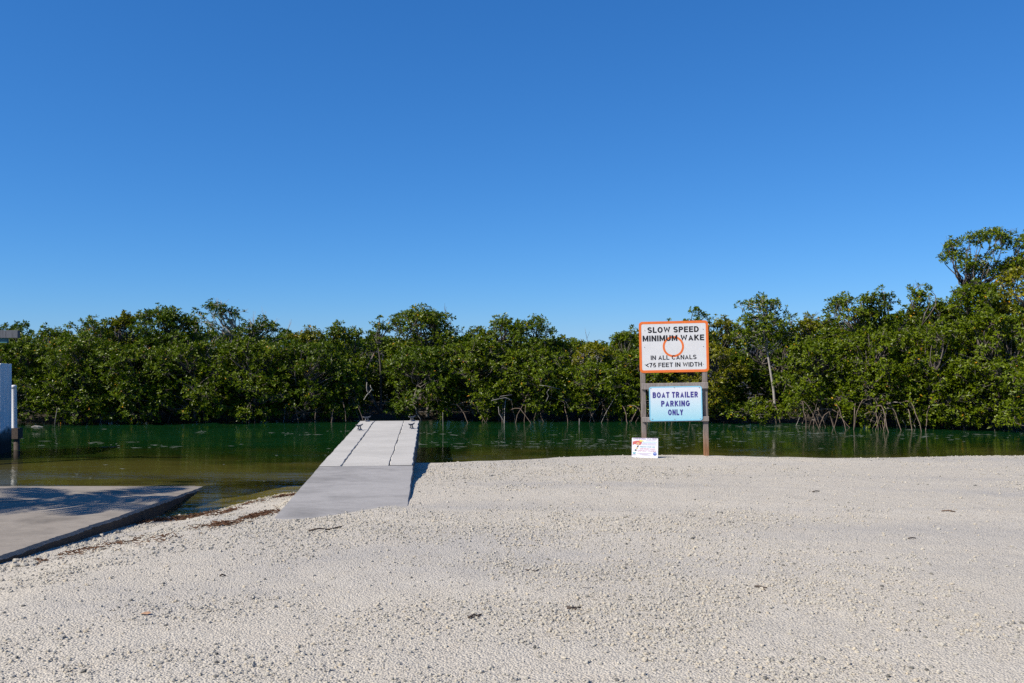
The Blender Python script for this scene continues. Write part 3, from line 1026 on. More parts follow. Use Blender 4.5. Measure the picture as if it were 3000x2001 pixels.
def leaves_from(pos, axis_, rg, nl=8, L=0.105, Wd=0.046):
    """rosettes at pos with growing direction axis_ -> leaf mesh arrays"""
    n = len(pos)
    ref = np.where(np.abs(axis_[:, 2:3]) < 0.9, np.array([[0, 0, 1.0]]), np.array([[1.0, 0, 0]]))
    u = unit(np.cross(axis_, ref)); v = np.cross(axis_, u)
    ph = rg.uniform(0, 2 * np.pi, (n, 1)) + np.arange(nl)[None] * 2.4 + rg.normal(0, 0.2, (n, nl))
    th = np.radians(rg.uniform(28, 98, (n, nl)))
    keep = rg.random((n, nl)) < 0.88
    a = axis_[:, None, :]
    l = np.cos(th)[..., None] * a + np.sin(th)[..., None] * (np.cos(ph)[..., None] * u[:, None] + np.sin(ph)[..., None] * v[:, None])
    l = unit(l + rg.normal(0, 0.08, l.shape))
    nn = unit(a - (a * l).sum(-1, keepdims=True) * l + rg.normal(0, 0.25, l.shape))
    s = unit(np.cross(l, nn))
    nn = np.cross(s, l)
    Ls = (L * rg.uniform(0.7, 1.2, (n, nl)))[..., None]
    Ws = (Wd * rg.uniform(0.8, 1.2, (n, nl)))[..., None]
    p = pos[:, None, :] + a * rg.uniform(-0.03, 0.02, (n, nl))[..., None]
    v0 = p + l * Ls * 0.08
    v1 = p + l * Ls * 0.6 + s * Ws / 2 + nn * Ws * 0.16
    v2 = p + l * Ls - nn * Ls * 0.07
    v3 = p + l * Ls * 0.6 - s * Ws / 2 + nn * Ws * 0.16
    V = np.stack([v0, v1, v2, v3], 2)[keep].reshape(-1, 3)
    m = len(V) // 4
    i = np.arange(m) * 4
    Fc = np.concatenate([np.stack([i, i + 1, i + 2], 1), np.stack([i, i + 2, i + 3], 1)])
    base_t = np.repeat(rg.normal(0, 0.10, (n, 1)), nl, 1)[keep]
    tint = np.clip(rg.beta(2.2, 2.6, m) * 0.96 + base_t, 0, 0.96)
    ye = rg.random(m) < 0.008
    tint[ye] = rg.uniform(0.985, 1.0, ye.sum())
    return V, Fc, np.concatenate([tint, tint])


def sticks(P0, P1, r0, r1):
    """many straight three-sided twigs at once"""
    d = unit(P1 - P0)
    ref = np.where(np.abs(d[:, 2:3]) < 0.9, np.array([[0, 0, 1.0]]), np.array([[1.0, 0, 0]]))
    u = unit(np.cross(d, ref)); v = np.cross(d, u)
    V = []
    for Pk, rk in ((P0, r0), (P1, r1)):
        for k in range(3):
            q_ = 2 * np.pi * k / 3
            V.append(Pk + (u * math.cos(q_) + v * math.sin(q_)) * np.asarray(rk).reshape(-1, 1))
    V = np.stack(V, 1).reshape(-1, 3)
    i = np.arange(len(P0)) * 6
    Fc = np.concatenate([np.stack([i + k, i + (k + 1) % 3, i + 3 + (k + 1) % 3, i + 3 + k], 1) for k in range(3)])
    return V, Fc


TREE_N = [0]


def bent(a, b, rg, sag, n=5):
    a, b = np.array(a, float), np.array(b, float)
    pts = []
    L = np.linalg.norm(b - a)
    off = rg.normal(0, 0.10, 3) * L
    off2 = rg.normal(0, 0.05, 3) * L
    for k in range(n + 1):
        s = k / n
        pts.append(a + (b - a) * s + off * math.sin(math.pi * s) + off2 * math.sin(2 * math.pi * s) + np.array([0, 0, sag * L * math.sin(math.pi * s)]))
    return pts


def mangrove(label, px, top, hw_px, bottom, back, dens=1.0, mat='leaf', group='mangroves along the far bank', roots=0, bare=0, lobes=None, bark='bark', nl=8, name='mangrove_tree', D=None, stems=None, fill=1.0, leafL=0.105, path=None, tangle=False):
    """a mangrove: px column, top row, half width in px, lowest foliage row, metres behind the waterline"""
    TREE_N[0] += 1
    rg = np.random.default_rng(1000 + TREE_N[0] * 7)
    x0 = (px - 1500) / F
    if D is None:
        D = float(bank_D(x0 * 26.5)) + back
    B = P(px, HOR, D)
    gzb = 0.10 if back > 0.5 else 0.0
    h = EYE - (top - HOR) / F * D
    rows_ = (top, bottom)
    cb = max(EYE - (bottom - HOR) / F * D, 0.12)
    hw = hw_px / F * D
    e = empty(name, (B.x, D, gzb), label, 'tree', group)
    base = np.array([B.x, D, gzb])
    # lobes of foliage
    if lobes is None:
        Hc = h - cb
        vol = Hc * hw * hw * 2.2
        nlob = int(max(6, fill * 7.6 * Hc * hw / 0.30))
        C, Rr = [], []
        tries = 0
        while len(C) < nlob and tries < 5000:
            tries += 1
            tt = rg.random() ** 0.85
            rad = hw * math.sqrt(max(0.02, 1 - max(0, (tt - 0.35) / 0.65) ** 2.2)) * (0.75 + 0.25 * min(1, tt / 0.3))
            a = rg.uniform(0, 2 * np.pi)
            rr_ = rad * math.sqrt(rg.uniform(0.05, 1))
            r = rg.uniform(0.18, 0.40) * (0.75 + 0.25 * min(1.4, hw)) * (1 - 0.38 * max(0, tt - 0.4) / 0.6)
            c = np.array([math.cos(a) * rr_, math.sin(a) * min(rr_, 1.3) * 0.8, cb + tt * Hc])
            c[2] = min(c[2], h - r * 0.75 - 0.22)
            c[2] = max(c[2], cb + r * 0.5)
            C.append(c); Rr.append(r)
        # a few lobes pinned to the top
        for k in range(3 + int(hw * 4)):
            r = rg.uniform(0.09, 0.19)
            xx = rg.uniform(-0.8, 0.8) if k else rg.normal(0, 0.15)
            C.append(np.array([xx * hw, rg.normal(0, 0.25), h - r * 0.8 - (Hc * 0.30 * xx * xx + abs(rg.normal(0, 0.10)) if k else 0)])); Rr.append(r)
        C = np.array(C); Rr = np.array(Rr)
    else:
        C = np.array([[(a - px) / F * D, o, EYE - (b - HOR) / F * D] for a, b, r, o in lobes])
        Rr = np.array([r / F * D for a, b, r, o in lobes])
    C = C + np.array([B.x, D, 0])
    # branches
    wood = MB()
    ns = stems or (2 + int(rg.integers(0, 2)))
    tops = []
    zt = min(h * 0.72, cb + (h - cb) * 0.55)
    for k in range(ns):
        tp = np.array([B.x + rg.normal(0, hw * 0.35), D + rg.normal(0, 0.25), zt * rg.uniform(0.8, 1.1)])
        bs = base + np.array([rg.normal(0, 0.12), rg.normal(0, 0.12), 0])
        pts = bent(bs, tp, rg, 0.0, 7)
        r0 = 0.04 + 0.009 * h if path is None else 0.05
        if path is not None and k == 0:
            pts = [np.array(P(a_, b_, D + o_)) for a_, b_, o_ in path]
        wood.tube(pts, [r0 * (1 - 0.75 * i / (len(pts) - 1)) for i in range(len(pts))], 7)
        tops.append(pts)
    for c, r in zip(C, Rr):
        best = min((np.linalg.norm(p - (c - np.array([0, 0, 0.35]))) + (0.6 if p[2] > c[2] else 0), i, j) for i, ps in enumerate(tops) for j, p in enumerate(ps) if j > 1)
        p = tops[best[1]][best[2]]
        L = np.linalg.norm(c - p)
        wood.tube(bent(p, c, rg, -0.06, 4), [0.011 + 0.011 * L, 0.012 + 0.006 * L, 0.014, 0.011, 0.008], 5)
    # rosettes
    cnt = np.maximum(6, (dens * 168 * Rr ** 2 * 1.55)).astype(int)
    li = np.repeat(np.arange(len(C)), cnt)
    n_ = len(li)
    dvec = unit(rg.normal(0, 1, (n_, 3)) + np.array([0, -0.1, 0.30]))
    rad = Rr[li][:, None] * rg.uniform(0.40, 1.30, (n_, 1)) ** 0.8
    pos = C[li] + dvec * rad * np.array([1.1, 1.1, 0.78])
    ok = pos[:, 2] > 0.06
    pos, dvec, li = pos[ok], dvec[ok], li[ok]
    ax_ = unit(dvec * 0.75 + np.array([0, 0, 0.75]) + rg.normal(0, 0.25, pos.shape))
    V, Fc, tint = leaves_from(pos, ax_, rg, nl, leafL, leafL * 0.44)
    cr = mesh_np('crown', V - np.array(e.location), Fc, M[mat], e, False, {'tint': ('FACE', tint)})
    cr['kind'] = 'stuff'
    # twigs to some of the rosettes
    sel = rg.random(len(pos)) < 0.30
    P0 = C[li][sel] + rg.normal(0, 0.05, (sel.sum(), 3))
    V, Fc = sticks(P0, pos[sel], np.full(sel.sum(), 0.0075), np.full(sel.sum(), 0.004))
    if bare:
        c0 = C[rg.integers(0, len(C), bare)]
        dd = unit(rg.normal(0, 0.6, (bare, 3)) + np.array([0, 0, 1.0]))
        Lb = rg.uniform(0.25, 0.55, (bare, 1))
        p1_ = c0 + dd * Lb
        Va, Fa = sticks(c0, p1_, np.full(bare, 0.010), np.full(bare, 0.004))
        k3 = 3
        b0 = np.repeat(c0 + dd * Lb * 0.5, k3, 0)
        d3 = unit(np.repeat(dd, k3, 0) + rg.normal(0, 0.55, (bare * k3, 3)))
        Vb, Fb = sticks(b0, b0 + d3 * rg.uniform(0.15, 0.4, (bare * k3, 1)), np.full(bare * k3, 0.006), np.full(bare * k3, 0.003))
        n1_, n2_ = len(V), len(V) + len(Va)
        V = np.concatenate([V, Va, Vb]); Fc = np.concatenate([Fc, Fa + n1_, Fb + n2_])
    mesh_np('twigs', V - np.array(e.location), Fc, M[bark], e)['kind'] = 'stuff'
    for i, vv in enumerate(wood.v):
        wood.v[i] = (vv[0] - e.location.x, vv[1] - e.location.y, vv[2] - e.location.z)
    wood.build('trunk', M[bark], e, True)
    if roots:
        for k in range(roots):
            m = MB()
            a = rg.uniform(-math.pi * 1.0, 0.15 * math.pi)
            reach = rg.uniform(0.4, 1.3) if tangle else rg.uniform(0.3, 1.0)
            z0 = rg.uniform(0.25, 0.7)
            st = np.array([rg.normal(0, hw * 0.4), rg.normal(-0.45 if tangle else -0.1, 0.2), z0])
            pts = []
            for s in np.linspace(0, 1, 8):
                pts.append((st[0] + math.cos(a) * reach * s ** 0.75 + 0.02 * rg.normal(), st[1] + math.sin(a) * reach * s ** 0.75 * 0.9, z0 + 0.12 * math.sin(math.pi * min(1, s * 1.6)) - (z0 + 0.45) * s ** 2.2))
            r0 = rg.uniform(0.009, 0.017)
            m.tube(pts, [r0 * (1 - 0.05 * i) for i in range(8)], 5)
            m.build('prop_root', M['pale_bark' if rg.random() < (0.06 if tangle else 0.03) else 'root'], e, True)
    return e


MG = 'mangroves forming the skyline'
# --- trees of the skyline (left to right)
mangrove('small sparse mangrove at the far left, above the boathouse beam', 45, 936, 70, 1100, 3.2, 0.6, 'leaf_dark', MG)
mangrove('low rounded mangrove between the far left tree and the taller left crowns', 150, 951, 100, 1130, 2.4, 0.8, 'leaf', MG)
mangrove('thin-topped mangrove left of the yellowish crown', 275, 922, 95, 1110, 2.4, 0.75, 'leaf', MG, bare=3)
mangrove('small mangrove with a yellowish rounded top on the left', 368, 910, 62, 1110, 2.6, 1.0, 'leaf_yellow', MG)
mangrove('dense dark flat-topped mangrove, tallest solid crown on the left', 478, 890, 105, 1110, 2.2, 1.15, 'leaf_dark', MG)
mangrove('narrow mangrove in the notch right of the tall left crown', 552, 922, 48, 1110, 2.6, 0.9, 'leaf', MG)
mangrove('sparse see-through mangrove with bare grey twigs, highest on the left', 640, 878, 95, 1120, 2.2, 0.5, 'leaf_dark', MG, bare=19, fill=0.75, bark='pale_bark')
mangrove('twiggy mangrove with bare tips right of the see-through tree', 765, 926, 95, 1120, 2.4, 0.55, 'leaf_dark', MG, bare=19, fill=0.8, bark='pale_bark')
mangrove('low yellow-green mangrove left of the ball-shaped crown', 905, 955, 62, 1110, 2.4, 0.9, 'leaf_yellow', MG, bare=3)
mangrove('ball-shaped dense mangrove crown left of the dock', 1000, 940, 70, 1110, 2.2, 1.2, 'leaf', MG)
mangrove('slender sprig of mangrove left of the broad dome', 1112, 928, 34, 1100, 2.3, 0.6, 'leaf_dark', MG)
mangrove('broad domed mangrove with sky gaps above the dock end', 1240, 894, 128, 1110, 2.2, 0.95, 'leaf', MG, bare=4)
mangrove('small pointed mangrove right of the broad dome', 1400, 954, 52, 1110, 2.4, 1.0, 'leaf', MG)
mangrove('mangrove with an upright leafy spike left of centre', 1475, 918, 62, 1110, 2.2, 0.9, 'leaf', MG)
mangrove('tall rounded mangrove right of the upright spike', 1560, 922, 82, 1110, 2.2, 1.1, 'leaf_dark', MG)
mangrove('low sloping mangrove where the skyline dips', 1655, 980, 66, 1120, 2.3, 1.0, 'leaf', MG)
mangrove('pale yellow-green shrubby mangrove at the lowest dip of the skyline', 1745, 996, 80, 1190, 1.6, 1.0, 'leaf_yellow', MG, bark='pale_bark', bare=4)
mangrove('mangrove rising just left of the upper sign', 1845, 956, 72, 1120, 2.0, 1.1, 'leaf', MG)
mangrove('mangrove showing above the upper sign', 1960, 938, 82, 1120, 2.2, 0.9, 'leaf', MG)
mangrove('leafy spire above the right corner of the upper sign', 2045, 898, 46, 1110, 2.3, 0.85, 'leaf_dark', MG)
mangrove('low mangrove right of the sign, before the pale-trunked tree', 2122, 922, 52, 1120, 2.4, 0.8, 'leaf_yellow', MG, bare=2)
mangrove('open-crowned mangrove with a long pale trunk right of the sign', 2240, 858, 90, 1010, 0.9, 0.6, 'leaf', MG, bark='pale_bark', stems=1, fill=1.3, bare=4, path=[(2273, 1245, 0), (2271, 1200, 0), (2266, 1140, 0), (2256, 1080, 0), (2248, 1030, 0), (2247, 985, .05), (2240, 940, .1), (2236, 905, .1)])
mangrove('low yellowish mangrove right of the pale-trunked tree', 2375, 915, 66, 1120, 2.0, 0.8, 'leaf_yellow', MG, bare=5)
mangrove('tall dense mangrove in the right half with a rounded top', 2500, 848, 92, 1110, 2.0, 1.1, 'leaf', MG)
mangrove('narrow-topped mangrove joined to the tall rounded one on the right', 2580, 840, 48, 1100, 2.3, 1.0, 'leaf_dark', MG)
mangrove('mangrove with a single raised sprig on the right', 2690, 832, 40, 1100, 2.0, 0.7, 'leaf', MG, bare=3)
mangrove('twiggy mangrove filling the gap before the far right mass', 2745, 868, 62, 1110, 2.2, 0.8, 'leaf', MG, bare=4)
mangrove('big dense mangrove mass at the right below the tall tree', 2865, 818, 115, 1110, 1.9, 1.15, 'leaf', MG)
tall = []
for k in range(40):
    a = k / 40 * 2 * math.pi + random.uniform(-.1, .1)
    rr = random.uniform(0.78, 1.02)
    cxp, czp = 2905 + 122 * rr * math.cos(a), 742 - 58 * rr * math.sin(a)
    if -2.6 < a - math.pi * 1.5 < -0.0 or True:
        tall.append((cxp, czp, random.uniform(17, 29), random.uniform(-0.5, 0.5)))
for k in range(16):
    tall.append((2905 + random.uniform(-70, 90), 750 + random.uniform(-25, 40), random.uniform(10, 15), random.uniform(-0.6, 0.6)))
for k in range(10):
    tall.append((2930 + random.uniform(-10, 110), 785 + random.uniform(-10, 40), random.uniform(18, 27), random.uniform(-0.5, 0.5)))
mangrove('tallest tree at the upper right with a ring of leaves round bare branches', 2905, 676, 130, 812, 3.0, 1.35, 'leaf', MG, lobes=tall, bark='bark', bare=10, stems=2)
mangrove('yellow-flecked mangrove at the right edge under the tallest tree', 2985, 775, 70, 1080, 2.4, 0.9, 'leaf_yellow', MG)

# --- low front row, hanging over the water
FG = 'low mangroves overhanging the far waterline'
ords = ['first', 'second', 'third', 'fourth', 'fifth', 'sixth', 'seventh', 'eighth', 'ninth', 'tenth', 'eleventh', 'twelfth', 'thirteenth', 'fourteenth', 'fifteenth', 'sixteenth', 'seventeenth', 'eighteenth']
front = [(60, 985, 110, 1205, 4, 'leaf'), (235, 975, 125, 1200, 6, 'leaf'), (395, 1000, 130, 1240, 4, 'leaf'), (560, 985, 120, 1210, 6, 'leaf'),
         (735, 985, 125, 1205, 8, 'leaf'), (905, 990, 120, 1200, 9, 'leaf_dark'), (1010, 1050, 70, 1215, 10, 'leaf'), (1245, 1000, 115, 1195, 5, 'leaf_dark'),
         (1395, 985, 125, 1205, 9, 'leaf'), (1560, 1010, 120, 1200, 10, 'leaf'), (1730, 1050, 115, 1195, 12, 'leaf'), (1880, 1010, 105, 1205, 16, 'leaf'),
         (2040, 985, 115, 1212, 8, 'leaf_yellow'), (2215, 1165, 105, 1235, 8, 'leaf'), (2400, 980, 120, 1195, 18, 'leaf'), (2570, 950, 120, 1230, 16, 'leaf'),
         (2745, 930, 125, 1245, 9, 'leaf'), (2910, 900, 125, 1245, 6, 'leaf')]
for k, (px, top, hw, bot, rt_, mt) in enumerate(front):
    tangled = px in (1395, 1560, 1880, 2400, 2570)      # where the arching roots stand open to the water
    mangrove('%s from the left of the low mangroves overhanging the waterline' % ords[k], px, top, hw, bot + (10 if tangled else 24), 0.75, 1.0, mt, FG, roots=int(rt_ * (1.1 if tangled else 0.6)), fill=1.2, tangle=tangled)
# skirts in the second rank so that no daylight comes through the trunks
BG = 'mangroves standing behind the front rank'
for k in range(13):
    px = -60 + k * 262
    tp = float(np.interp(px, [0, 600, 1000, 1700, 2300, 3100], [985, 965, 985, 1000, 960, 870]))
    mangrove('%s from the left of the shaded mangroves in the rank behind' % ords[k], px, tp, 165, 1215, 4.6, 0.85, 'leaf_dark', BG, fill=0.62, nl=7, leafL=0.15)
for k in range(12):
    px = 70 + k * 262
    tp = float(np.interp(px, [0, 600, 1000, 1700, 2300, 3100], [975, 960, 975, 992, 950, 860]))
    mangrove('%s from the left of the hindmost mangroves glimpsed through the gaps' % ords[k], px, tp, 175, 1190, 7.5, 0.7, 'leaf_dark', BG, fill=0.5, nl=6, leafL=0.19)
# near overhang at the right edge
mangrove('nearest mangrove, leaning in at the right edge of the picture', 3040, 930, 80, 1290, 0, 1.0, 'leaf', FG, roots=6, D=21.3, fill=1.1)

# dead snag above the dock end
def snag(px, py, D, label, paths, mat='pale_bark', name='dead_snag', cat='dead branch'):
    b = P(px, py, D)
    e = empty(name, b, label, cat)
    m = MB()
    for pts, r in paths:
        m.tube([((x - px) / F * D, o, -(y - py) / F * D) for x, y, o in pts], [r * 0.5 * (1 - 0.5 * i / len(pts)) for i in range(len(pts))], 6)
    m.build('branch', M[mat], e, True)
    return e


snag(1075, 1180, 27.2, 'bleached forked dead branch among the leaves above the dock end',
     [([(1066, 1172, 0), (1075, 1157, 0), (1082, 1150, 0), (1090, 1140, .02)], 0.032), ([(1082, 1155, 0), (1075, 1145, 0), (1074, 1135, 0), (1075, 1120, 0)], 0.03), ([(1094, 1145, 0), (1086, 1134, 0), (1085, 1128, 0)], 0.026)])
snag(1297, 1240, 24.5, 'thin stick standing upright in the water right of the dock end', [([(1298, 1270, 0), (1298, 1250, 0), (1297, 1208, 0)], 0.012)], name='stick')
snag(165, 1250, 25.8, 'thin leaning stick in the water near the boathouse', [([(160, 1262, 0), (162, 1230, 0), (168, 1195, 0)], 0.014)], name='stick')
snag(1698, 1240, 26.3, 'short stub standing in the water left of the sign', [([(1697, 1250, 0), (1697, 1238, 0), (1697, 1226, 0)], 0.022)], name='stick')
snag(1550, 1190, 26.6, 'grey dead branches poking from the hedge between dock and sign',
     [([(1500, 1172, 0), (1480, 1165, 0), (1462, 1168, -.1), (1440, 1172, -.2)], 0.024), ([(1462, 1168, -.1), (1466, 1160, -.2), (1500, 1155, -.2)], 0.015), ([(1600, 1176, 0), (1607, 1160, 0), (1602, 1150, 0), (1608, 1140, 0)], 0.02), ([(1640, 1140, 0), (1600, 1130, -.1), (1580, 1128, -.1)], 0.016)])
snag(1470, 1240, 26.8, 'crooked thin dead stem leaning over the dark water left of centre', [([(1476, 1244, 0), (1474, 1230, 0), (1462, 1212, 0), (1460, 1192, .1)], 0.02)])
def floating_plank():
    b = P(124, 1246, 26.2)
    m = MB(); m.tube([(-0.16, 0, 0.0), (-0.06, 0.01, 0.02), (0.05, 0, 0.015), (0.17, 0.02, 0.0)], [0.012, 0.026, 0.022, 0.01], 7); m.tube([(0.02, 0, 0.02), (0.07, 0.05, 0.035)], [0.014, 0.006], 6)
    o = m.build('driftwood', M['pale_bark']); o.location = (b.x, 25.9, 0.0)
    tag(o, 'small pale piece of driftwood floating near the left bank', 'driftwood')
floating_plank()

# ------------------------------------------------------------------ loose gravel: counted larger stones, and the uncounted rest
ph = (1 + 5 ** 0.5) / 2
ICO = np.array([(-1, ph, 0), (1, ph, 0), (-1, -ph, 0), (1, -ph, 0), (0, -1, ph), (0, 1, ph), (0, -1, -ph), (0, 1, -ph), (ph, 0, -1), (ph, 0, 1), (-ph, 0, -1), (-ph, 0, 1)]) / 1.902
ICF = np.array([(0, 11, 5), (0, 5, 1), (0, 1, 7), (0, 7, 10), (0, 10, 11), (1, 5, 9), (5, 11, 4), (11, 10, 2), (10, 7, 6), (7, 1, 8), (3, 9, 4), (3, 4, 2), (3, 2, 6), (3, 6, 8), (3, 8, 9), (4, 9, 5), (2, 4, 11), (6, 2, 10), (8, 6, 7), (9, 8, 1)])


def gz_arr(x, D):
    return ground_z(x, D) + np.array([bumps(a, b) for a, b in zip(x, D)])


def in_dock(x, D):
    u = (x - O.x) * math.cos(ang) + (D - O.y) * math.sin(ang)
    v_ = -(x - O.x) * math.sin(ang) + (D - O.y) * math.cos(ang)
    top = HD - 0.004 + 0.024 * np.clip(v_, -4.4, 0) / 4.35
    return (np.abs(u) < W / 2 + 0.03) & (v_ > -4.38) & (top > ground_z(x, D) - 0.004)


def scatter(n, d0, d1, rmin, rmax, seed, dens_fn=None):
    rg = np.random.default_rng(seed)
    D = np.sqrt(rg.uniform(d0 ** 2, d1 ** 2, n))
    x = rg.uniform(-0.62, 0.62, n) * D + rg.uniform(-0.5, 0.5, n)
    ok = (x > ramp_edge(D) + 0.03) & (D < crest_D(x) + 0.35) & ~in_dock(x, D)
    g = ground_z(x, D)
    ok &= g > 0.005
    x, D = x[ok], D[ok]
    if dens_fn is not None:
        p_ = np.array([dens_fn(a, b) for a, b in zip(x, D)])
        ok = rg.random(len(x)) < p_
        x, D = x[ok], D[ok]
    r = rmin * (rmax / rmin) ** (rg.random(len(x)) ** 2.6)
    return x, D, r, rg


def dens(x, D):
    a = nz(x * 0.45, D, 0.55, 21) + 0.6 * nz(x, D, 1.7, 22)
    v_ = 0.17 + 1.15 * a - 0.5 * max(0.0, nz(x * 0.16, D * 0.75, 0.9, 44))
    c = float(crest_D(x))
    if D > c - 1.2: v_ += 0.35
    return min(1.0, max(0.05, v_))


xs, Ds, rs = [], [], []
for (n_, d0, d1, r0, r1, sd) in ((74000, 3.9, 7.0, 0.0028, 0.0125, 1), (58000, 7.0, 11.0, 0.0040, 0.0135, 2), (46000, 11.0, 16.6, 0.0058, 0.0145, 3)):
    a, b, c, rg = scatter(n_, d0, d1, r0, r1, sd, dens)
    xs.append(a); Ds.append(b); rs.append(c)
xs, Ds, rs = np.concatenate(xs), np.concatenate(Ds), np.concatenate(rs)
rg = np.random.default_rng(77)
n_ = len(xs)
zs = gz_arr(xs, Ds)
sc = rg.uniform(0.65, 1.25, (n_, 1, 3)) * np.array([1.12, 1.12, 0.9]) * rs[:, None, None]
Vs = (ICO[None] * (1 + rg.normal(0, 0.13, (n_, 12, 1)))) * sc
yaw = rg.uniform(0, 2 * np.pi, n_)
cs, sn = np.cos(yaw)[:, None], np.sin(yaw)[:, None]
Vs = np.stack([Vs[..., 0] * cs - Vs[..., 1] * sn, Vs[..., 0] * sn + Vs[..., 1] * cs, Vs[..., 2]], -1)
Vs += np.stack([xs, Ds, zs + rs * 0.30], -1)[:, None, :]
Fs = (ICF[None] + (np.arange(n_) * 12)[:, None, None]).reshape(-1, 3)
tint = 0.25 + 0.6 * rg.beta(2.4, 2.4, n_)
dk = rg.random(n_) < 0.075
tint[dk] = rg.uniform(0, 0.12, dk.sum())
lg = mesh_np('loose_gravel', Vs.reshape(-1, 3), Fs, M['stone'], None, False, {'tint': ('FACE', np.repeat(tint, 20))})
tag(lg, 'loose pale limestone pebbles strewn over the lot', 'gravel', None, 'stuff')
print('pebbles', n_)

stone_meshes = []
for k in range(8):
    rgk = np.random.default_rng(300 + k)
    # one subdivision for a rounder, still angular stone
    Vv = (ICO * (1 + rgk.normal(0, 0.14, (12, 1)))) * rgk.uniform(0.75, 1.2, 3) * np.array([1.1, 1.0, 0.68])
    o = mesh_np('stone', Vv, ICF, M['stone'], None, False, {'tint': ('FACE', np.full(20, [0.35, 0.5, 0.62, 0.12, 0.7, 0.45, 0.06, 0.85][k]))})
    stone_meshes.append(o.data)
    bpy.data.objects.remove(o)
rgb_ = np.random.default_rng(9)
cnt_ = 0
def put_stone(x, D, r, k=None):
    o = bpy.data.objects.new('stone', stone_meshes[int(rgb_.integers(0, 8)) if k is None else k])
    o.location = (x, D, gz(x, D) + r * 0.2)
    o.rotation_euler = (rgb_.normal(0, 0.25), rgb_.normal(0, 0.25), rgb_.uniform(0, 6.28))
    s = r
    o.scale = (s, s, s)
    link(o, ground)
a, b, c, rg_ = scatter(420, 4.2, 15.5, 0.011, 0.022, 55)
for x_, d_, r_ in list(zip(a, b, c))[:210]:
    put_stone(x_, d_, r_)
for k in range(90):
    d_ = random.uniform(7.0, 13.2)
    x_ = float(ramp_edge(d_)) + 0.06 + abs(random.gauss(0, 0.22))
    put_stone(x_, d_, 0.014 + 0.03 * random.random() ** 2, random.choice([0, 1, 2, 4, 5]))

# ------------------------------------------------------------------ litter: twigs, a dead leaf, dried seaweed, pale flecks on the water
def twig(pts_px, r, label, mat='twig', side=None):
    r *= 0.7
    pts = [on_ground(*p) for p in pts_px]
    b = pts[0]
    m = MB()
    m.tube([Vector((p.x - b.x, p.y - b.y, p.z - b.z + r * 1.4 + 0.006 * math.sin(i * 2))) for i, p in enumerate(pts)], [r * (1 - 0.4 * i / len(pts)) for i in range(len(pts))], 6)
    for s in side or []:
        q_ = [on_ground(*p) for p in s]
        m.tube([Vector((p.x - b.x, p.y - b.y, p.z - b.z + r)) for p in q_], [r * 0.7] * len(q_), 5)
    o = m.build('twig', M[mat], None, True)
    o.location = b
    tag(o, label, 'twig', 'twigs lying on the gravel')


twig([(905, 1558), (935, 1554), (965, 1553), (985, 1549), (1003, 1547)], 0.012, 'longest dark twig on the gravel in front of the dock')
twig([(1372, 1813), (1388, 1808), (1400, 1807), (1410, 1803)], 0.010, 'short dark broken twig in the lower middle of the gravel', side=[[(1380, 1812), (1392, 1812)], [(1395, 1806), (1404, 1810)]])
twig([(1660, 1787), (1678, 1786), (1690, 1782), (1703, 1782)], 0.010, 'dark forked twig right of the lower middle, below the placard', side=[[(1662, 1780), (1675, 1784)], [(1680, 1787), (1690, 1788)]])
twig([(2210, 1720), (2225, 1723), (2238, 1722), (2246, 1724)], 0.009, 'thin dark forked twig on the gravel right of the sign', side=[[(2222, 1724), (2216, 1718)], [(2232, 1723), (2240, 1731)]])
twig([(2380, 1443), (2390, 1442), (2400, 1440)], 0.010, 'small dark twig near the canal edge right of the sign')
twig([(2758, 1500), (2778, 1499), (2798, 1500)], 0.009, 'flat reddish brown twig far right on the gravel', 'weed')
twig([(1540, 1672), (1555, 1675), (1570, 1674), (1578, 1670)], 0.007, 'curved thin twig in the middle of the gravel')
twig([(2660, 1580), (2672, 1579), (2682, 1578)], 0.008, 'short greenish twig at right, below the flat reddish one')
twig([(1705, 1722), (1725, 1725), (1738, 1723)], 0.006, 'hair-thin pale twig below the curved one', 'pale_bark')
twig([(645, 1690), (652, 1688), (662, 1689)], 0.010, 'small dark twig left of centre below the dock')
c = on_ground(427, 1802)
m = MB()
m.add([(-0.055, 0, 0.012), (-0.02, -0.03, 0.02), (0.03, -0.025, 0.012), (0.06, 0.005, 0.02), (0.02, 0.03, 0.028), (-0.03, 0.025, 0.014), (0, 0, 0.03)], [(0, 1, 6), (1, 2, 6), (2, 3, 6), (3, 4, 6), (4, 5, 6), (5, 0, 6)])
o = m.build('dead_leaf', M['dead_leaf']); o.location = c; o.scale = (0.6, 0.6, 0.6)
tag(o, 'curled orange-brown dead leaf on the gravel at lower left', 'leaf')

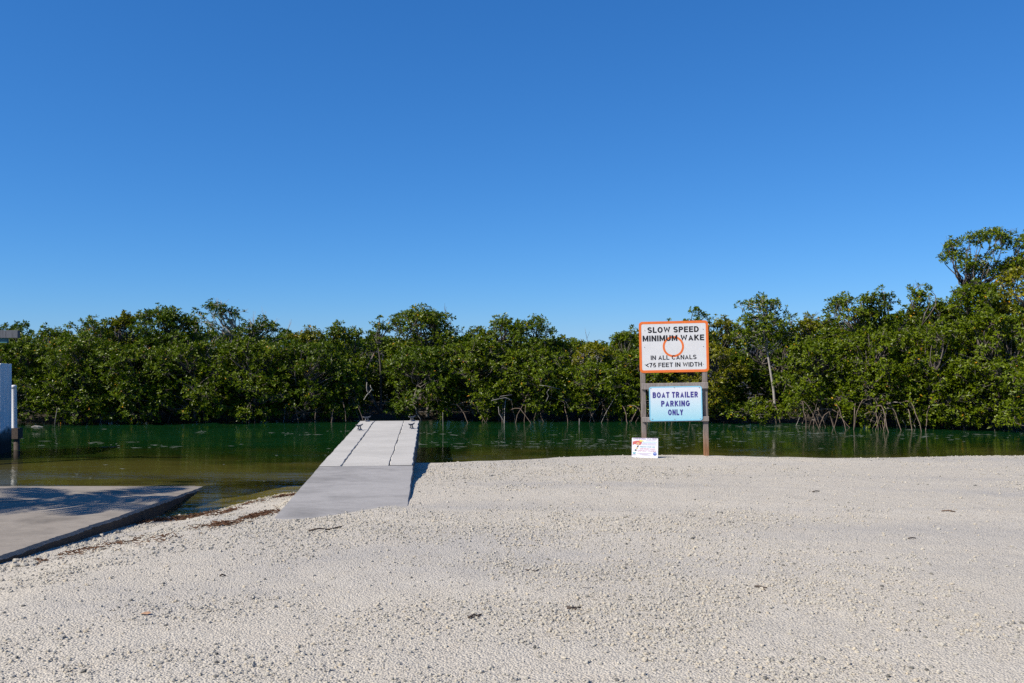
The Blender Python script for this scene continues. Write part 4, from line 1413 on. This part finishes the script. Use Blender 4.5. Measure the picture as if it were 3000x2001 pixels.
rg = np.random.default_rng(31)
P0, P1 = [], []
def wrack(path, n, sp):
    pts = [on_ground(*p) for p in path]
    for k in range(n):
        s = rg.random() * (len(pts) - 1)
        i = min(int(s), len(pts) - 2)
        p = pts[i].lerp(pts[i + 1], s - i)
        x, d = p.x + rg.normal(0, 0.06), p.y + rg.normal(0, sp) + 0.18 * nz(p.x, p.y, 1.5, 61)
        if nz(x, d, 2.6, 62) + 0.4 * nz(x, d, 7, 63) < -0.02 + 0.15 * rg.normal(): continue
        if in_dock(np.array([x]), np.array([d]))[0] or x < float(ramp_edge(d)) + 0.05: continue
        z = gz(x, d)
        a = rg.uniform(-0.9, 0.9) + (math.pi if rg.random() < .5 else 0)
        L = rg.uniform(0.02, 0.08)
        P0.append((x, d, z + rg.uniform(0.002, 0.03)))
        P1.append((x + math.cos(a) * L, d + math.sin(a) * L, z + rg.uniform(0.002, 0.04)))
wrack([(330, 1542), (420, 1530), (520, 1520), (628, 1505)], 800, 0.16)
wrack([(640, 1508), (740, 1475), (800, 1462), (850, 1452)], 620, 0.17)
wrack([(600, 1545), (700, 1530), (760, 1508), (812, 1500)], 520, 0.16)
wrack([(120, 1650), (250, 1612), (450, 1575), (600, 1552)], 160, 0.22)
P0, P1 = np.array(P0), np.array(P1)
V, Fc = sticks(P0, P1, rg.uniform(0.003, 0.007, len(P0)), rg.uniform(0.002, 0.005, len(P0)))
o = mesh_np('seaweed', V, Fc, M['weed'])
tag(o, 'dried brown seaweed wrack lying between ramp and dock', 'seaweed', None, 'stuff')

V, Fc = [], []
rg = np.random.default_rng(41)
for k in range(1700):
    if k < 1690:
        D = rg.uniform(20.5, 26.6); x = rg.uniform(-0.6, 0.6) * D
        if nz(x * 0.25, D, 0.6, 31) + 0.5 * nz(x, D, 1.3, 32) < 0.10 + 0.25 * rg.random(): continue
        a, b = 0.03 * 6 ** (rg.random() ** 1.5), rg.uniform(0.006, 0.018)
    else:
        D = rg.uniform(14.5, 20.5); x = rg.uniform(-0.56, -0.12) * D
        a, b = rg.uniform(0.02, 0.07), rg.uniform(0.01, 0.02)
    u = (x - O.x) * math.cos(ang) + (D - O.y) * math.sin(ang)
    if abs(u) < W / 2 + 0.35 and D < 21: continue
    i0 = len(V)
    for j in range(7):
        q_ = j / 7 * 2 * math.pi
        s = rg.uniform(0.6, 1.2)
        V.append((x + a * s * math.cos(q_), D + b * s * math.sin(q_) , 0.005))
    V.append((x, D, 0.008))
    for j in range(7):
        Fc.append((i0 + j, i0 + (j + 1) % 7, i0 + 7))
o = mesh_np('floating_flecks', V, np.array(Fc), M['pale_flecks'])  # thin pale flecks laid in patches just above the water
tag(o, 'pale flecks floating on the canal', 'scum', None, 'stuff')  # 'scum' is only the category of these pale flecks
tris = sum(len(o.data.polygons) for o in SC.objects if o.type == 'MESH')
print("polygons", tris)
